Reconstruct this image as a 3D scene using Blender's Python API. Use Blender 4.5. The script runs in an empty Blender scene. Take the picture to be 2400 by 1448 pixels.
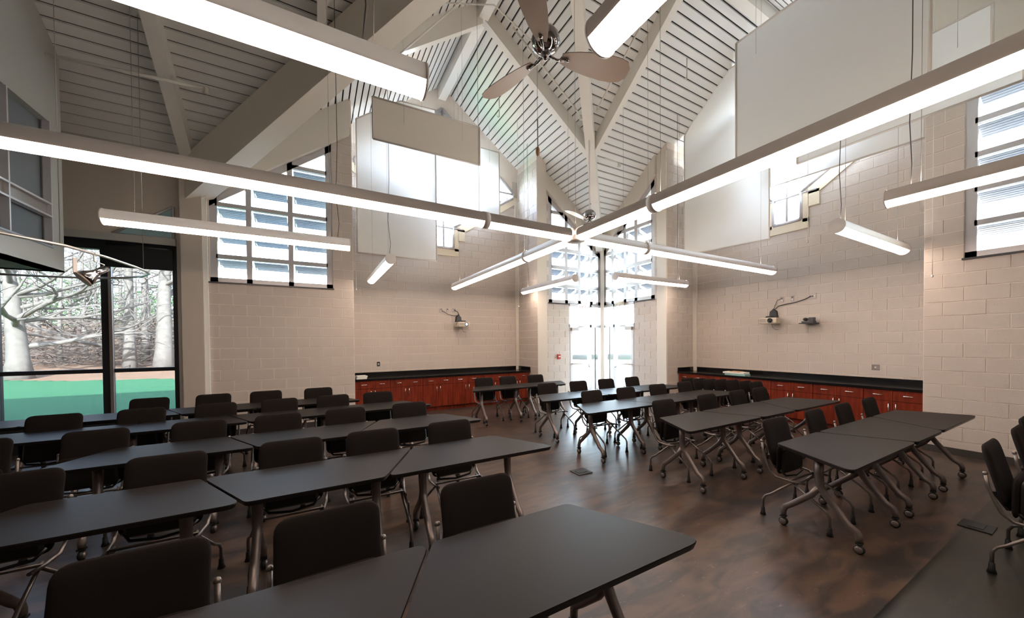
import bpy, math, random
from mathutils import Vector, Matrix
random.seed(7)
PI = math.pi
S = bpy.context.scene
COL = S.collection

# ---------------------------------------------------------------- camera
cam_d = bpy.data.cameras.new('camera'); cam_o = bpy.data.objects.new('camera', cam_d); COL.objects.link(cam_o)
yaw, pit, rol = math.radians(59.7657), math.radians(-.86807), math.radians(-.44971)
F = Vector((math.cos(yaw)*math.cos(pit), math.sin(yaw)*math.cos(pit), math.sin(pit)))
R0 = Vector((math.sin(yaw), -math.cos(yaw), 0)); U0 = R0.cross(F)
cr, sr = math.cos(rol), math.sin(rol)
RV = cr*R0 + sr*U0; UV = -sr*R0 + cr*U0
M = Matrix((RV, UV, -F)).transposed().to_4x4(); M.translation = Vector((0, 0, 1.694))
cam_o.matrix_world = M
cam_d.sensor_width = 36; cam_d.lens = 851.68/2400*36
cam_d.shift_x = (1200-1239.03)/2400; cam_d.shift_y = (814.67-724)/2400
cam_d.clip_start = .05; cam_d.clip_end = 400
S.camera = cam_o

# ---------------------------------------------------------------- world, sun, exposure
W = bpy.data.worlds.new('world'); S.world = W; W.use_nodes = True
nt = W.node_tree; bg = nt.nodes['Background']
sky = nt.nodes.new('ShaderNodeTexSky'); sky.sky_type = 'NISHITA'; sky.sun_disc = False
sky.sun_elevation = math.radians(29); sky.sun_rotation = math.radians(183); sky.altitude = 200; sky.dust_density = 2.0
hsv = nt.nodes.new('ShaderNodeHueSaturation'); hsv.inputs['Saturation'].default_value = .55
nt.links.new(sky.outputs[0], hsv.inputs['Color']); nt.links.new(hsv.outputs[0], bg.inputs[0])
bg.inputs[1].default_value = SKY = 3.9
sun_d = bpy.data.lights.new('sun', 'SUN'); sun_d.energy = 75; sun_d.angle = math.radians(.6); sun_d.color = (1, .94, .86)
sun_o = bpy.data.objects.new('sun', sun_d); COL.objects.link(sun_o)
sun_o.rotation_euler = Vector((.05, .88, -.48)).to_track_quat('-Z', 'Y').to_euler()
S.view_settings.view_transform = 'Standard'; S.view_settings.look = 'None'
S.view_settings.gamma = 1; S.view_settings.use_curve_mapping = False
S.view_settings.exposure = 0.95
LAMP = 11.5

# ---------------------------------------------------------------- materials
def mat(name, col, rough=.5, metal=0, spec=.5, var=0, vscale=6, bump=0, bscale=60, emit=None, es=0, coat=0, vcol=None):
    m = bpy.data.materials.new(name); m.use_nodes = True; n = m.node_tree; b = n.nodes['Principled BSDF']
    b.inputs['Base Color'].default_value = (*col, 1); b.inputs['Roughness'].default_value = rough
    b.inputs['Metallic'].default_value = metal; b.inputs['Specular IOR Level'].default_value = spec
    if coat: b.inputs['Coat Weight'].default_value = coat
    tc = n.nodes.new('ShaderNodeTexCoord')
    nz = n.nodes.new('ShaderNodeTexNoise'); nz.inputs['Scale'].default_value = vscale; nz.inputs['Detail'].default_value = 4
    n.links.new(tc.outputs['Object'], nz.inputs['Vector'])
    mx = n.nodes.new('ShaderNodeMix'); mx.data_type = 'RGBA'
    c2 = vcol if vcol else tuple(max(0, c*(1-(var or .03))) for c in col)
    mx.inputs['A'].default_value = (*col, 1); mx.inputs['B'].default_value = (*c2, 1)
    n.links.new(nz.outputs[0], mx.inputs['Factor']); n.links.new(mx.outputs['Result'], b.inputs['Base Color'])
    if bump:
        n2 = n.nodes.new('ShaderNodeTexNoise'); n2.inputs['Scale'].default_value = bscale
        n.links.new(tc.outputs['Object'], n2.inputs['Vector'])
        bp = n.nodes.new('ShaderNodeBump'); bp.inputs['Strength'].default_value = bump; bp.inputs['Distance'].default_value = .004
        n.links.new(n2.outputs[0], bp.inputs['Height']); n.links.new(bp.outputs[0], b.inputs['Normal'])
    if emit:
        b.inputs['Emission Color'].default_value = (*emit, 1); b.inputs['Emission Strength'].default_value = es
    return m
def glass(name, tint, refl=.06):
    m = bpy.data.materials.new(name); m.use_nodes = True; n = m.node_tree
    n.nodes.remove(n.nodes['Principled BSDF']); out = n.nodes['Material Output']
    t = n.nodes.new('ShaderNodeBsdfTransparent'); t.inputs[0].default_value = (*tint, 1)
    g = n.nodes.new('ShaderNodeBsdfGlossy'); g.inputs['Roughness'].default_value = .02
    lw_ = n.nodes.new('ShaderNodeLayerWeight'); pw = n.nodes.new('ShaderNodeMath'); pw.operation = 'POWER'; pw.inputs[1].default_value = 5
    n.links.new(lw_.outputs['Facing'], pw.inputs[0]); fr = n.nodes.new('ShaderNodeMath'); fr.operation = 'MULTIPLY_ADD'; fr.inputs[1].default_value = .7; fr.inputs[2].default_value = .018
    n.links.new(pw.outputs[0], fr.inputs[0])
    mx = n.nodes.new('ShaderNodeMixShader'); n.links.new(fr.outputs[0], mx.inputs[0])
    n.links.new(t.outputs[0], mx.inputs[1]); n.links.new(g.outputs[0], mx.inputs[2]); n.links.new(mx.outputs[0], out.inputs[0])
    return m
M_BLOCK = mat('painted_block', (.545, .475, .42), .5, var=.08, vscale=3, bump=.5, bscale=90)
M_MORTAR = mat('painted_mortar', (.72, .63, .555), .6, var=.05)
M_PLANK = mat('painted_plank', (.78, .77, .74), .45, var=.06, vscale=2)
M_GAP = mat('dark_gap', (.02, .02, .02), .9)
M_PAINT = mat('cream_paint', (.66, .60, .52), .45, var=.05, vscale=2)
M_BEAM = mat('white_beam_paint', (.80, .77, .71), .35, var=.05, vscale=2)
M_DRY = mat('drywall_paint', (.50, .44, .38), .6, var=.04, vscale=2)
M_BACK = mat('deep_toned_paint', (.20, .17, .15), .6, var=.04)
M_LOFT = mat('loft_paint', (.40, .40, .37), .6, var=.05)
M_LOFTG = mat('grey_glass', (.16, .18, .20), .12, spec=.6)
M_ALU = mat('silver_window_frame', (.55, .53, .54), .35, metal=.3, var=.03)
M_DKALU = mat('dark_window_frame', (.02, .022, .025), .35, metal=.2)
M_SILL = mat('black_sill', (.02, .02, .03), .3)
M_GLASS = glass('clear_glass', (.80, .84, .835))
M_TINT = glass('tinted_glass', (.28, .30, .315))
M_SHADE = mat('sunshade_panel', (.34, .37, .44), .4, var=.12, vscale=5)
M_GREEN = mat('green_copper', (.10, .42, .30), .5, var=.2)
def fabric_mat():
    m = mat('acoustic_fabric', (.78, .77, .74), .9, var=.03); n = m.node_tree; b = n.nodes['Principled BSDF']; out = n.nodes['Material Output']
    t = n.nodes.new('ShaderNodeBsdfTranslucent'); t.inputs[0].default_value = (.80, .80, .78, 1)
    mx = n.nodes.new('ShaderNodeMixShader'); mx.inputs[0].default_value = .15
    n.links.new(b.outputs[0], mx.inputs[1]); n.links.new(t.outputs[0], mx.inputs[2]); n.links.new(mx.outputs[0], out.inputs[0])
    return m
M_PANEL = fabric_mat()
M_PANEL2 = mat('tan_acoustic_fabric', (.78, .72, .63), .9, var=.03)
M_PEDGE = mat('panel_edge', (.66, .61, .55), .6)
M_TUBE = mat('lamp_housing', (.78, .72, .68), .45, metal=.0, var=.03)
M_LENS = mat('lamp_lens', (1, 1, 1), .4, emit=(1, .80, .66), es=LAMP)
M_UP = mat('uplight_lens', (1, 1, 1), .4, emit=(1, .86, .74), es=LAMP*1.1)
M_CABLE = mat('dark_cable', (.06, .05, .05), .5)
M_WIRE = mat('steel_cable', (.35, .33, .3), .4, metal=.6)
M_CHROME = mat('chrome', (.36, .34, .34), .08, metal=1)
M_BLADE = mat('fan_blade_wood', (.27, .20, .16), .35, var=.2, vscale=3)
M_WOOD = mat('knob_wood', (.55, .30, .16), .4, var=.2)
M_FAB = mat('black_fabric', (.012, .009, .008), .85, spec=.12, var=.2, bump=.4, bscale=400)
M_SHELL = mat('black_plastic', (.008, .008, .008), .35)
M_TOP = mat('charcoal_laminate', (.011, .0085, .0072), .44, spec=.10, var=.12, vscale=30)
M_EDGE = mat('black_edge', (.006, .006, .006), .3)
M_LEG = mat('bronze_grey_metal', (.19, .155, .14), .36, metal=.6)
M_CHLEG = mat('chair_frame_metal', (.17, .145, .13), .34, metal=.65)
M_SILVER = mat('bright_steel', (.75, .73, .70), .22, metal=.9)
M_RUB = mat('black_rubber', (.008, .008, .008), .6)
M_COUNT = mat('black_counter', (.006, .006, .007), .18, spec=.4, var=.1)
M_WHITE = mat('white_paint', (.75, .74, .70), .4)
M_PIPE = mat('white_pipe', (.66, .63, .57), .4)
M_CREAMP = mat('projector_case', (.62, .55, .44), .35)
M_DKGREY = mat('dark_grey_plastic', (.035, .037, .042), .4)
M_STEELP = mat('wall_plate_steel', (.35, .31, .29), .35, metal=.6)
M_RED = mat('red_plastic', (.45, .03, .03), .4)
M_TRIM = mat('tan_reveal', (.68, .58, .43), .5, var=.08)
M_BASE = mat('dark_baseboard', (.05, .042, .036), .45)
M_PAPER = mat('paper_white', (.70, .68, .62), .7)
M_TEAL = mat('paper_teal', (.30, .52, .50), .6)
M_LED = mat('projector_lens_light', (.8, .85, 1), .2, emit=(.75, .85, 1), es=6)
M_GRASS = mat('grass', (.012, .115, .045), .9, var=.35, vscale=3, vcol=(.035, .17, .07))
M_MULCH = mat('leaf_litter', (.30, .19, .12), .95, vscale=1.2, vcol=(.14, .07, .04), bump=.6, bscale=8)
M_BARK = mat('pale_bark', (.26, .24, .22), .9, vscale=5, vcol=(.10, .085, .075), bump=.8, bscale=12)
M_PLAZA = mat('pale_paving', (.09, .09, .088), .8, var=.06)
M_EVER = mat('evergreen_needles', (.05, .14, .05), .9, vscale=2, vcol=(.12, .22, .08))
M_BRUSH = mat('brushwood', (.10, .075, .06), .95, vscale=3, vcol=(.20, .16, .14))

def wood_mat():
    m = mat('cherry_veneer', (.36, .045, .012), .33, spec=.4, coat=.1); n = m.node_tree; b = n.nodes['Principled BSDF']
    tc = n.nodes.new('ShaderNodeTexCoord'); mp = n.nodes.new('ShaderNodeMapping'); mp.inputs['Scale'].default_value = (14, 14, 1.2)
    nz = n.nodes.new('ShaderNodeTexNoise'); nz.inputs['Scale'].default_value = 1.6; nz.inputs['Detail'].default_value = 6
    rp = n.nodes.new('ShaderNodeValToRGB'); rp.color_ramp.elements[0].color = (.085, .008, .003, 1); rp.color_ramp.elements[0].position = .3
    rp.color_ramp.elements[1].color = (.235, .030, .009, 1); rp.color_ramp.elements[1].position = .7
    n.links.new(tc.outputs['Object'], mp.inputs[0]); n.links.new(mp.outputs[0], nz.inputs['Vector'])
    n.links.new(nz.outputs[0], rp.inputs[0]); n.links.new(rp.outputs[0], b.inputs['Base Color'])
    return m
M_CHERRY = wood_mat()
def floor_mat():
    m = mat('marbled_linoleum', (.1, .1, .1), .34, spec=.3); n = m.node_tree; b = n.nodes['Principled BSDF']
    tc = n.nodes.new('ShaderNodeTexCoord')
    mp = n.nodes.new('ShaderNodeMapping'); mp.inputs['Rotation'].default_value = (0, 0, .0); mp.inputs['Scale'].default_value = (.9, 2.6, 1)
    n.links.new(tc.outputs['Object'], mp.inputs[0])
    a = n.nodes.new('ShaderNodeTexNoise'); a.inputs['Scale'].default_value = 2.6; a.inputs['Detail'].default_value = 8; a.inputs['Distortion'].default_value = .8
    n.links.new(mp.outputs[0], a.inputs['Vector'])
    rp = n.nodes.new('ShaderNodeValToRGB'); e = rp.color_ramp.elements
    e[0].position = .40; e[0].color = (.034, .026, .022, 1); e[1].position = .62; e[1].color = (.080, .049, .034, 1)
    n.links.new(a.outputs[0], rp.inputs[0])
    c = n.nodes.new('ShaderNodeTexNoise'); c.inputs['Scale'].default_value = 16; c.inputs['Detail'].default_value = 6; c.inputs['Distortion'].default_value = 1.5
    n.links.new(mp.outputs[0], c.inputs['Vector'])
    r2 = n.nodes.new('ShaderNodeValToRGB'); r2.color_ramp.elements[0].position = .64; r2.color_ramp.elements[0].color = (0, 0, 0, 1)
    r2.color_ramp.elements[1].position = .74; r2.color_ramp.elements[1].color = (.5, .5, .5, 1)
    n.links.new(c.outputs[0], r2.inputs[0])
    mx = n.nodes.new('ShaderNodeMix'); mx.data_type = 'RGBA'; mx.inputs['B'].default_value = (.19, .13, .10, 1)
    n.links.new(r2.outputs[0], mx.inputs['Factor']); n.links.new(rp.outputs[0], mx.inputs['A'])
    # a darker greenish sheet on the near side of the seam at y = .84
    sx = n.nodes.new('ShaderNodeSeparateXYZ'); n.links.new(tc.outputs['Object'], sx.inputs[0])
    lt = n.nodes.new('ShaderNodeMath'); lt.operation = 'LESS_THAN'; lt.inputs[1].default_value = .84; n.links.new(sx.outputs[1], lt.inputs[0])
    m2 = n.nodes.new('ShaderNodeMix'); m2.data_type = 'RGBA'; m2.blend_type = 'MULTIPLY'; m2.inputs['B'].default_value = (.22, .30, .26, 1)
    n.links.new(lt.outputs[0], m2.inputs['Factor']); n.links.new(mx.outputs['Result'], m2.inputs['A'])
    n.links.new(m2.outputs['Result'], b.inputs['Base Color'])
    return m
M_FLOOR = floor_mat()

# ---------------------------------------------------------------- mesh helpers
class MB:
    def __init__(s): s.v = []; s.f = []; s.sm = []
    def add(s, v, f, smooth=False):
        o = len(s.v); s.v += [tuple(p) for p in v]; s.f += [tuple(i+o for i in q) for q in f]; s.sm += [smooth]*len(f); return s
    def box(s, x0, x1, y0, y1, z0, z1):
        v = [(x, y, z) for z in (z0, z1) for y in (y0, y1) for x in (x0, x1)]
        return s.add(v, [(0, 2, 3, 1), (4, 5, 7, 6), (0, 1, 5, 4), (2, 6, 7, 3), (0, 4, 6, 2), (1, 3, 7, 5)])
    def prism(s, bottom, top):   # matching loops
        n = len(bottom)
        return s.add(list(bottom)+list(top), [tuple(range(n))[::-1], tuple(range(n, 2*n))] + [(i, (i+1) % n, n+(i+1) % n, n+i) for i in range(n)])
    def extr(s, pts, d):         # polygon extruded along a vector
        d = Vector(d); return s.prism(pts, [tuple(Vector(p)+d) for p in pts])
    def tube(s, pts, r, n=8, caps=True):
        pts = [Vector(p) for p in pts]; rs = r if isinstance(r, (list, tuple)) else [r]*len(pts)
        v = []; f = []; up = None
        for i, p in enumerate(pts):
            t = (pts[min(i+1, len(pts)-1)]-pts[max(i-1, 0)]).normalized()
            if up is None:
                up = Vector((0, 0, 1)) if abs(t.z) < .9 else Vector((1, 0, 0))
            a = (up - t*up.dot(t)).normalized(); up = a; b = t.cross(a)
            for k in range(n):
                th = 2*PI*k/n; v.append(p + (a*math.cos(th)+b*math.sin(th))*rs[i])
        for i in range(len(pts)-1):
            for k in range(n):
                k2 = (k+1) % n; f.append((i*n+k, i*n+k2, (i+1)*n+k2, (i+1)*n+k))
        s.add(v, f, True)
        if caps:
            o = len(s.v)-len(v); s.f.append(tuple(o+k for k in range(n))[::-1]); s.f.append(tuple(o+(len(pts)-1)*n+k for k in range(n))); s.sm += [False, False]
        return s
    def lathe(s, prof, n=16, c=(0, 0, 0), ax='z'):
        v = []; f = []
        for r, h in prof:
            for k in range(n):
                th = 2*PI*k/n; a, b = r*math.cos(th), r*math.sin(th)
                p = (a, b, h) if ax == 'z' else ((h, a, b) if ax == 'x' else (b, h, a))
                v.append((p[0]+c[0], p[1]+c[1], p[2]+c[2]))
        for i in range(len(prof)-1):
            for k in range(n):
                k2 = (k+1) % n; f.append((i*n+k, i*n+k2, (i+1)*n+k2, (i+1)*n+k))
        return s.add(v, f, True)
    def mesh(s, name, m):
        me = bpy.data.meshes.new(name); me.from_pydata(s.v, [], s.f); me.polygons.foreach_set('use_smooth', s.sm)
        me.materials.append(m); me.update(); return me
    def build(s, name, m, parent=None, loc=(0, 0, 0)):
        o = bpy.data.objects.new(name, s.mesh(name, m)); COL.objects.link(o); o.location = loc
        if parent: o.parent = parent
        return o
def inst(name, me, parent, loc, rz=0):
    o = bpy.data.objects.new(name, me); COL.objects.link(o); o.location = loc; o.rotation_euler = (0, 0, rz)
    if parent: o.parent = parent
    return o
def tag(o, label, cat, group=None):
    o['label'] = label; o['category'] = cat
    if group: o['group'] = group
    return o
def thing(name, label, cat, loc=(0, 0, 0), rz=0, group=None):
    o = bpy.data.objects.new(name, None); COL.objects.link(o); o.empty_display_size = .1
    o.location = loc; o.rotation_euler = (0, 0, rz); return tag(o, label, cat, group)
def struct(o): o['kind'] = 'structure'; return o
def sempty(name):
    o = bpy.data.objects.new(name, None); COL.objects.link(o); return struct(o)
def copy_tree(o, parent=None):
    c = o.copy(); COL.objects.link(c)
    if parent: c.parent = parent
    for ch in list(o.children): copy_tree(ch, c)
    return c
def rounded(pts, r, n=4):
    """round the corners of a flat polygon"""
    out = []; L = len(pts)
    for i in range(L):
        p = Vector(pts[i]); a = (Vector(pts[i-1])-p); b = (Vector(pts[(i+1) % L])-p)
        an, bn = a.normalized(), b.normalized(); half = an.angle(bn)/2
        d = min(r/math.tan(half), a.length*.45, b.length*.45)
        p0, p1 = p+an*d, p+bn*d
        for k in range(n+1):
            t = k/n; out.append(tuple(p0*(1-t)**2 + p*2*t*(1-t) + p1*t*t))
    return out

# ---------------------------------------------------------------- room numbers (metres)
YL, YLR, XR, XRR = 8.643, 9.68, 8.022, 8.99      # left wall, left recess, right wall, right recess
YA, XA = 8.85, 7.89                               # the door corner's two glazed walls
RX0, RX1, RY0, RY1 = .70, 5.28, 1.765, 6.375      # the recesses
CX, CY, ZR, SL = 3.0, 4.07, 8.6, .75              # crossing ridges and roof slope
XW, YB = -5.5, -2.6
def deck(x, y): return ZR - SL*min(abs(x-CX), abs(y-CY))
BL = .2032

# ---------------------------------------------------------------- floor
fl = MB().box(XW-.2, XRR+.3, YB-.2, YLR+.3, -.12, 0).build('floor', M_FLOOR); struct(fl)

# ---------------------------------------------------------------- walls
def lo(u0, u1, z0, z1, n): return (u0, u1, z0, z1)
def wall(name, ax, c, sgn, u0, u1, zt, holes=(), joint=None, par=0, zmax=None, blocks=True, thick=.19, paint=None):
    """ax 'y': plane y=c running along x; ax 'x': plane x=c along y. sgn: direction of the wall's back. zt(u): top height.
    holes: (u0,u1,z0,top) with top a number or a function of u."""
    P = (lambda u, d, z: (u, c+sgn*d, z)) if ax == 'y' else (lambda u, d, z: (c+sgn*d, u, z))
    cuts = sorted(set([u0, u1] + [h[i] for h in holes for i in (0, 1)] + [k for k in (CX if ax == 'y' else CY,) if u0 < k < u1]))
    cuts = [k for k in cuts if u0-1e-6 <= k <= u1+1e-6]
    w = MB()
    d0 = .006 if blocks else 0
    for a, b in zip(cuts[:-1], cuts[1:]):
        if b-a < 1e-4: continue
        mid = (a+b)/2; hs = sorted([h for h in holes if h[0]-1e-6 <= mid <= h[1]+1e-6], key=lambda h: h[2])
        segs = []; low = lambda u: 0.0
        for h in hs:
            segs.append((low, (lambda u, z=h[2]: z)))
            low = h[3] if callable(h[3]) else (lambda u, z=h[3]: z)
        segs.append((low, zt))
        for f0, f1 in segs:
            q = [(a, f0(a)), (b, f0(b)), (b, f1(b)), (a, f1(a))]
            if q[2][1]-q[1][1] < 1e-3 and q[3][1]-q[0][1] < 1e-3: continue
            w.prism([P(u, d0, z) for u, z in q], [P(u, thick, z) for u, z in q])
    root = struct(w.build(name, paint or (M_MORTAR if blocks else M_PAINT)))
    if not blocks: return root
    cache = {}; cnt = 0; rest = MB(); k = 0
    while True:
        z0, z1 = k*BL+.004, (k+1)*BL-.004
        if z1 > (zmax or 9): break
        off = (joint or u0) + (BL if (k+par) % 2 else 0)
        j0 = math.floor((u0-off)/(2*BL)); u = off+j0*2*BL
        while u < u1:
            a, b = max(u, u0), min(u+2*BL, u1); pieces = [(a, b)]
            for h in holes:
                ht0 = h[2]; ht1 = (max(h[3](h[0]), h[3](h[1])) if callable(h[3]) else h[3])
                if z1 > ht0+.01 and z0 < ht1-.01:
                    np_ = []
                    for (p, q) in pieces:
                        if q <= h[0] or p >= h[1]: np_.append((p, q)); continue
                        if p < h[0]: np_.append((p, h[0]))
                        if q > h[1]: np_.append((h[1], q))
                    pieces = np_
            for (p, q) in pieces:
                if q-p < .05: continue
                if z1 > min(zt(p), zt(q))-.02: continue
                g = .004; L = round(q-p-2*g, 3); jit = random.choice((0, .0012, .0022))
                if cnt < 296:
                    key = (L, jit)
                    if key not in cache:
                        m_ = MB(); h2 = (z1-z0)
                        e = .003
                        fr = [(e, -jit, e), (L-e, -jit, e), (L-e, -jit, h2-e), (e, -jit, h2-e)]; bk = [(0, .02, 0), (L, .02, 0), (L, .02, h2), (0, .02, h2)]
                        if ax == 'y': vv = [(x, sgn*y, z) for x, y, z in fr+bk]
                        else: vv = [(sgn*y, x, z) for x, y, z in fr+bk]
                        m_.add(vv, [(0, 1, 2, 3), (0, 4, 5, 1), (1, 5, 6, 2), (2, 6, 7, 3), (3, 7, 4, 0)])
                        cache[key] = m_.mesh('block', M_BLOCK)
                    inst('block', cache[key], root, P(p+g, 0, z0)); cnt += 1
                else:
                    h2 = z1-z0; e = .003
                    fr = [P(p+g+e, -jit, z0+e), P(q-g-e, -jit, z0+e), P(q-g-e, -jit, z1-e), P(p+g+e, -jit, z1-e)]
                    bk = [P(p+g, .02, z0), P(q-g, .02, z0), P(q-g, .02, z1), P(p+g, .02, z1)]
                    rest.add(fr+bk, [(0, 1, 2, 3), (0, 4, 5, 1), (1, 5, 6, 2), (2, 6, 7, 3), (3, 7, 4, 0)])
            u += 2*BL
        k += 1
    if rest.v: r = rest.build('upper_blocks', M_BLOCK, root); r['kind'] = 'stuff'
    return root

slL = lambda u: ZR-SL*abs(u-CX)        # roof height over a wall that runs along x
slR = lambda u: ZR-SL*abs(u-CY)
SILL = 2.845
# left wall with its raked window (mirrored by the right wall)
headL = lambda u: slL(u)-.74
headR = lambda u: slR(u)-.74
wall('wall_left', 'y', YL, 1, -2.0, RX0, slL, [(-1.66, .31, SILL, headL)], joint=-1.3385, par=0, zmax=6.4)
w_rec_l = wall('wall_left_recess', 'y', YLR, 1, RX0-.1, RX1+.1, slL, [(CX-.27, CX+.27, 4.27, 7.5)], joint=1.1603, par=1, zmax=6.5)
wall('wall_right', 'x', XR, 1, YB, RY0, slR, [(-.62, 1.365, SILL, headR)], joint=1.5651, par=0, zmax=6.2)
w_rec_r = wall('wall_right_recess', 'x', XRR, 1, RY0-.1, RY1+.1, slR, [(CY-.27, CY+.27, 4.27, 7.5)], joint=2.0242, par=1, zmax=6.9)
# short return walls of the two recesses
def ret(name, ax, c, sgn, a, b, zfix):
    return wall(name, ax, c, sgn, a, b, lambda u: zfix, joint=a, par=0, zmax=zfix, thick=.30)
ret('wall_left_return', 'x', RX1, 1, YL-.09, YLR, slL(RX1))
ret('wall_left_pier', 'x', RX0, -1, YL+.19, YLR, slL(RX0))
ret('wall_right_return', 'y', RY1, 1, XA+.02, XRR, slR(RY1))
ret('wall_right_pier', 'y', RY0, -1, XR+.19, XRR, slR(RY0))
# the two walls of the door corner (solid parts beside and under the glazing)
hA = lambda u: slL(u)-.50
hB = lambda u: slR(u)-.50
wall('wall_corner_left', 'y', YA, 1, RX1+.28, XA+.1, slL, [(5.85, 6.57, SILL, hA), (6.57, XA-.02, 0, hA)], joint=5.4, par=0, zmax=6.3)
wall('wall_corner_right', 'x', XA, 1, RY1+.28, YA+.1, slR, [(6.77, 7.49, SILL, hB), (7.49, YA-.02, 0, hB)], joint=6.5, par=0, zmax=6.3)
# pier faces at the corner ends
def pier(name, x0, x1, y0, y1, z): return struct(MB().box(x0, x1, y0, y1, 0, z).build(name, M_PAINT))
pier('wall_corner_left_pier', RX1+.004, RX1+.31, YL-.094, YL+.30, slL(RX1+.31))
pier('wall_corner_right_pier', XA-.016, XA+.3, RY1+.004, RY1+.31, slR(RY1+.31))
# closing walls behind and beside the camera, plain plaster
wall('wall_back', 'y', YB, -1, XW, XR+.2, lambda u: ZR-SL*min(abs(u-CX), CY-YB), [], blocks=False, paint=M_BACK)
wall('wall_far_left', 'x', XW, -1, YB, YL+.3, lambda u: ZR-SL*abs(u-CY), [], blocks=False, paint=M_BACK)
# plaster wall over the tall left window
YC = 8.75
wall('wall_window_side', 'y', YC, 1, XW, -2.02, lambda u: ZR-SL*(YC-CY), [(-4.32, -2.13, .0, 3.46)], blocks=False, paint=M_DRY)

# ---------------------------------------------------------------- ceiling
ceil = struct(MB().build('ceiling', M_GAP))
OV = 9.75; BW = .13; GAPW = .028
def roofslab(name, pts):
    top = [(x, y, z+.16) for x, y, z in pts]; low = [(x, y, z+.03) for x, y, z in pts]
    MB().prism(low, top).build(name, M_GAP, ceil)
hi = OV-CY
roofslab('roof_board', [(CX, CY, ZR), (CX+hi, OV, ZR-SL*hi), (CX, OV, ZR)])
roofslab('roof_board', [(CX, CY, ZR), (CX, OV, ZR), (CX-hi, OV, ZR-SL*hi)])
hx = OV-CX
roofslab('roof_board', [(CX, CY, ZR), (OV, CY, ZR), (OV, CY+hi, ZR-SL*hi), (CX+hi, OV, ZR-SL*hi)])
roofslab('roof_board', [(CX, CY, ZR), (CX-hi, OV, ZR-SL*hi), (XW-.3, CY+hi, ZR-SL*hi), (XW-.3, CY, ZR)])
lo_ = CY-YB+.1
roofslab('roof_board', [(CX, CY, ZR), (CX, YB-.1, ZR), (CX+lo_, YB-.1, ZR-SL*lo_)])
roofslab('roof_board', [(CX, CY, ZR), (CX-lo_, YB-.1, ZR-SL*lo_), (CX, YB-.1, ZR)])
roofslab('roof_board', [(CX, CY, ZR), (CX+lo_, YB-.1, ZR-SL*lo_), (OV, YB-.1, ZR-SL*lo_), (OV, CY, ZR)])
roofslab('roof_board', [(CX, CY, ZR), (XW-.3, CY, ZR), (XW-.3, YB-.1, ZR-SL*lo_), (CX-lo_, YB-.1, ZR-SL*lo_)])
def plank(pts, parent=ceil, mb=None):
    low = [(x, y, z) for x, y, z in pts]; top = [(x, y, z+.028) for x, y, z in pts]
    if mb is not None: mb.prism(low, top)
    else: MB().prism(low, top).build('ceiling_plank', M_PLANK, parent)
near = MB(); n = 0; npl = 0
d = 0
while d < hi-.02:
    a, b = d+GAPW/2, min(d+BW-GAPW/2, hi); za, zb = ZR-SL*a, ZR-SL*b
    for sg in (1, -1):      # slopes that fall away from the ridge x = CX, on the far side
        plank([(CX+sg*a, CY+a, za), (CX+sg*b, CY+b, zb), (CX+sg*b, OV, zb), (CX+sg*a, OV, za)])
    plank([(CX+a, CY+a, za), (CX+b, CY+b, zb), (OV, CY+b, zb), (OV, CY+a, za)])
    plank([(CX-a, CY+a, za), (CX-b, CY+b, zb), (XW-.3, CY+b, zb), (XW-.3, CY+a, za)])
    if d < 2.4: plank([(CX+a, CY-a, za), (CX+b, CY-b, zb), (OV, CY-b, zb), (OV, CY-a, za)])
    d += BW
d = 0
while d < lo_-.02:
    a, b = d+GAPW/2, min(d+BW-GAPW/2, lo_); za, zb = ZR-SL*a, ZR-SL*b
    if d >= 2.4: plank([(CX+a, CY-a, za), (CX+b, CY-b, zb), (OV, CY-b, zb), (OV, CY-a, za)], mb=near)
    plank([(CX-a, CY-a, za), (CX-b, CY-b, zb), (XW-.3, CY-b, zb), (XW-.3, CY-a, za)], mb=near)
    for sg in (1, -1): plank([(CX+sg*a, CY-a, za), (CX+sg*b, CY-b, zb), (CX+sg*b, YB-.1, zb), (CX+sg*a, YB-.1, za)], mb=near)
    d += BW
o = near.build('near_planks', M_PLANK, ceil); o['kind'] = 'stuff'

# beams under the roof
def beam(name, p0, p1, w, dep, m, label, up=.02):
    p0, p1 = Vector(p0), Vector(p1); t = (p1-p0); h = Vector((t.x, t.y, 0)).normalized(); s = Vector((-h.y, h.x, 0))*w/2
    q = lambda p, sd, z: tuple(p+s*sd+Vector((0, 0, z)))
    bt = [q(p0, -1, -dep), q(p0, 1, -dep), q(p1, 1, -dep), q(p1, -1, -dep)]; tp = [q(p0, -1, up), q(p0, 1, up), q(p1, 1, up), q(p1, -1, up)]
    o = MB().prism(bt, tp).build(name, m); return tag(o, label, 'beam')
beam('ridge_beam', (CX, CY, ZR), (CX, YLR, ZR), .20, .38, M_BEAM, 'pale ridge beam running to the gable over the left cabinets')
beam('ridge_beam', (CX, CY, ZR), (XRR, CY, ZR), .20, .38, M_BEAM, 'pale ridge beam running to the gable over the right cabinets')
beam('ridge_beam', (XW, CY, ZR), (CX, CY, ZR), .20, .38, M_BEAM, 'ridge beam above the interior balcony side')
beam('ridge_beam', (CX, YB, ZR), (CX, CY, ZR), .20, .38, M_BEAM, 'ridge beam running back over the camera')
v1 = 4.70
beam('valley_beam', (CX, CY, ZR), (CX+v1, CY+v1, ZR-SL*v1), .20, .55, M_BEAM, 'pale valley beam descending to the post between the glass doors')
v2 = 4.95
beam('valley_beam', (CX, CY, ZR), (CX-v2, CY+v2-.25, ZR-SL*v2+.0), .34, .72, M_PAINT, 'large dark valley beam crossing the dim ceiling at upper left')
beam('valley_beam', (CX, CY, ZR), (CX+5.0, CY-5.0, ZR-SL*5.0), .30, .6, M_BEAM, 'valley beam at the top right corner behind the hanging panel')
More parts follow.
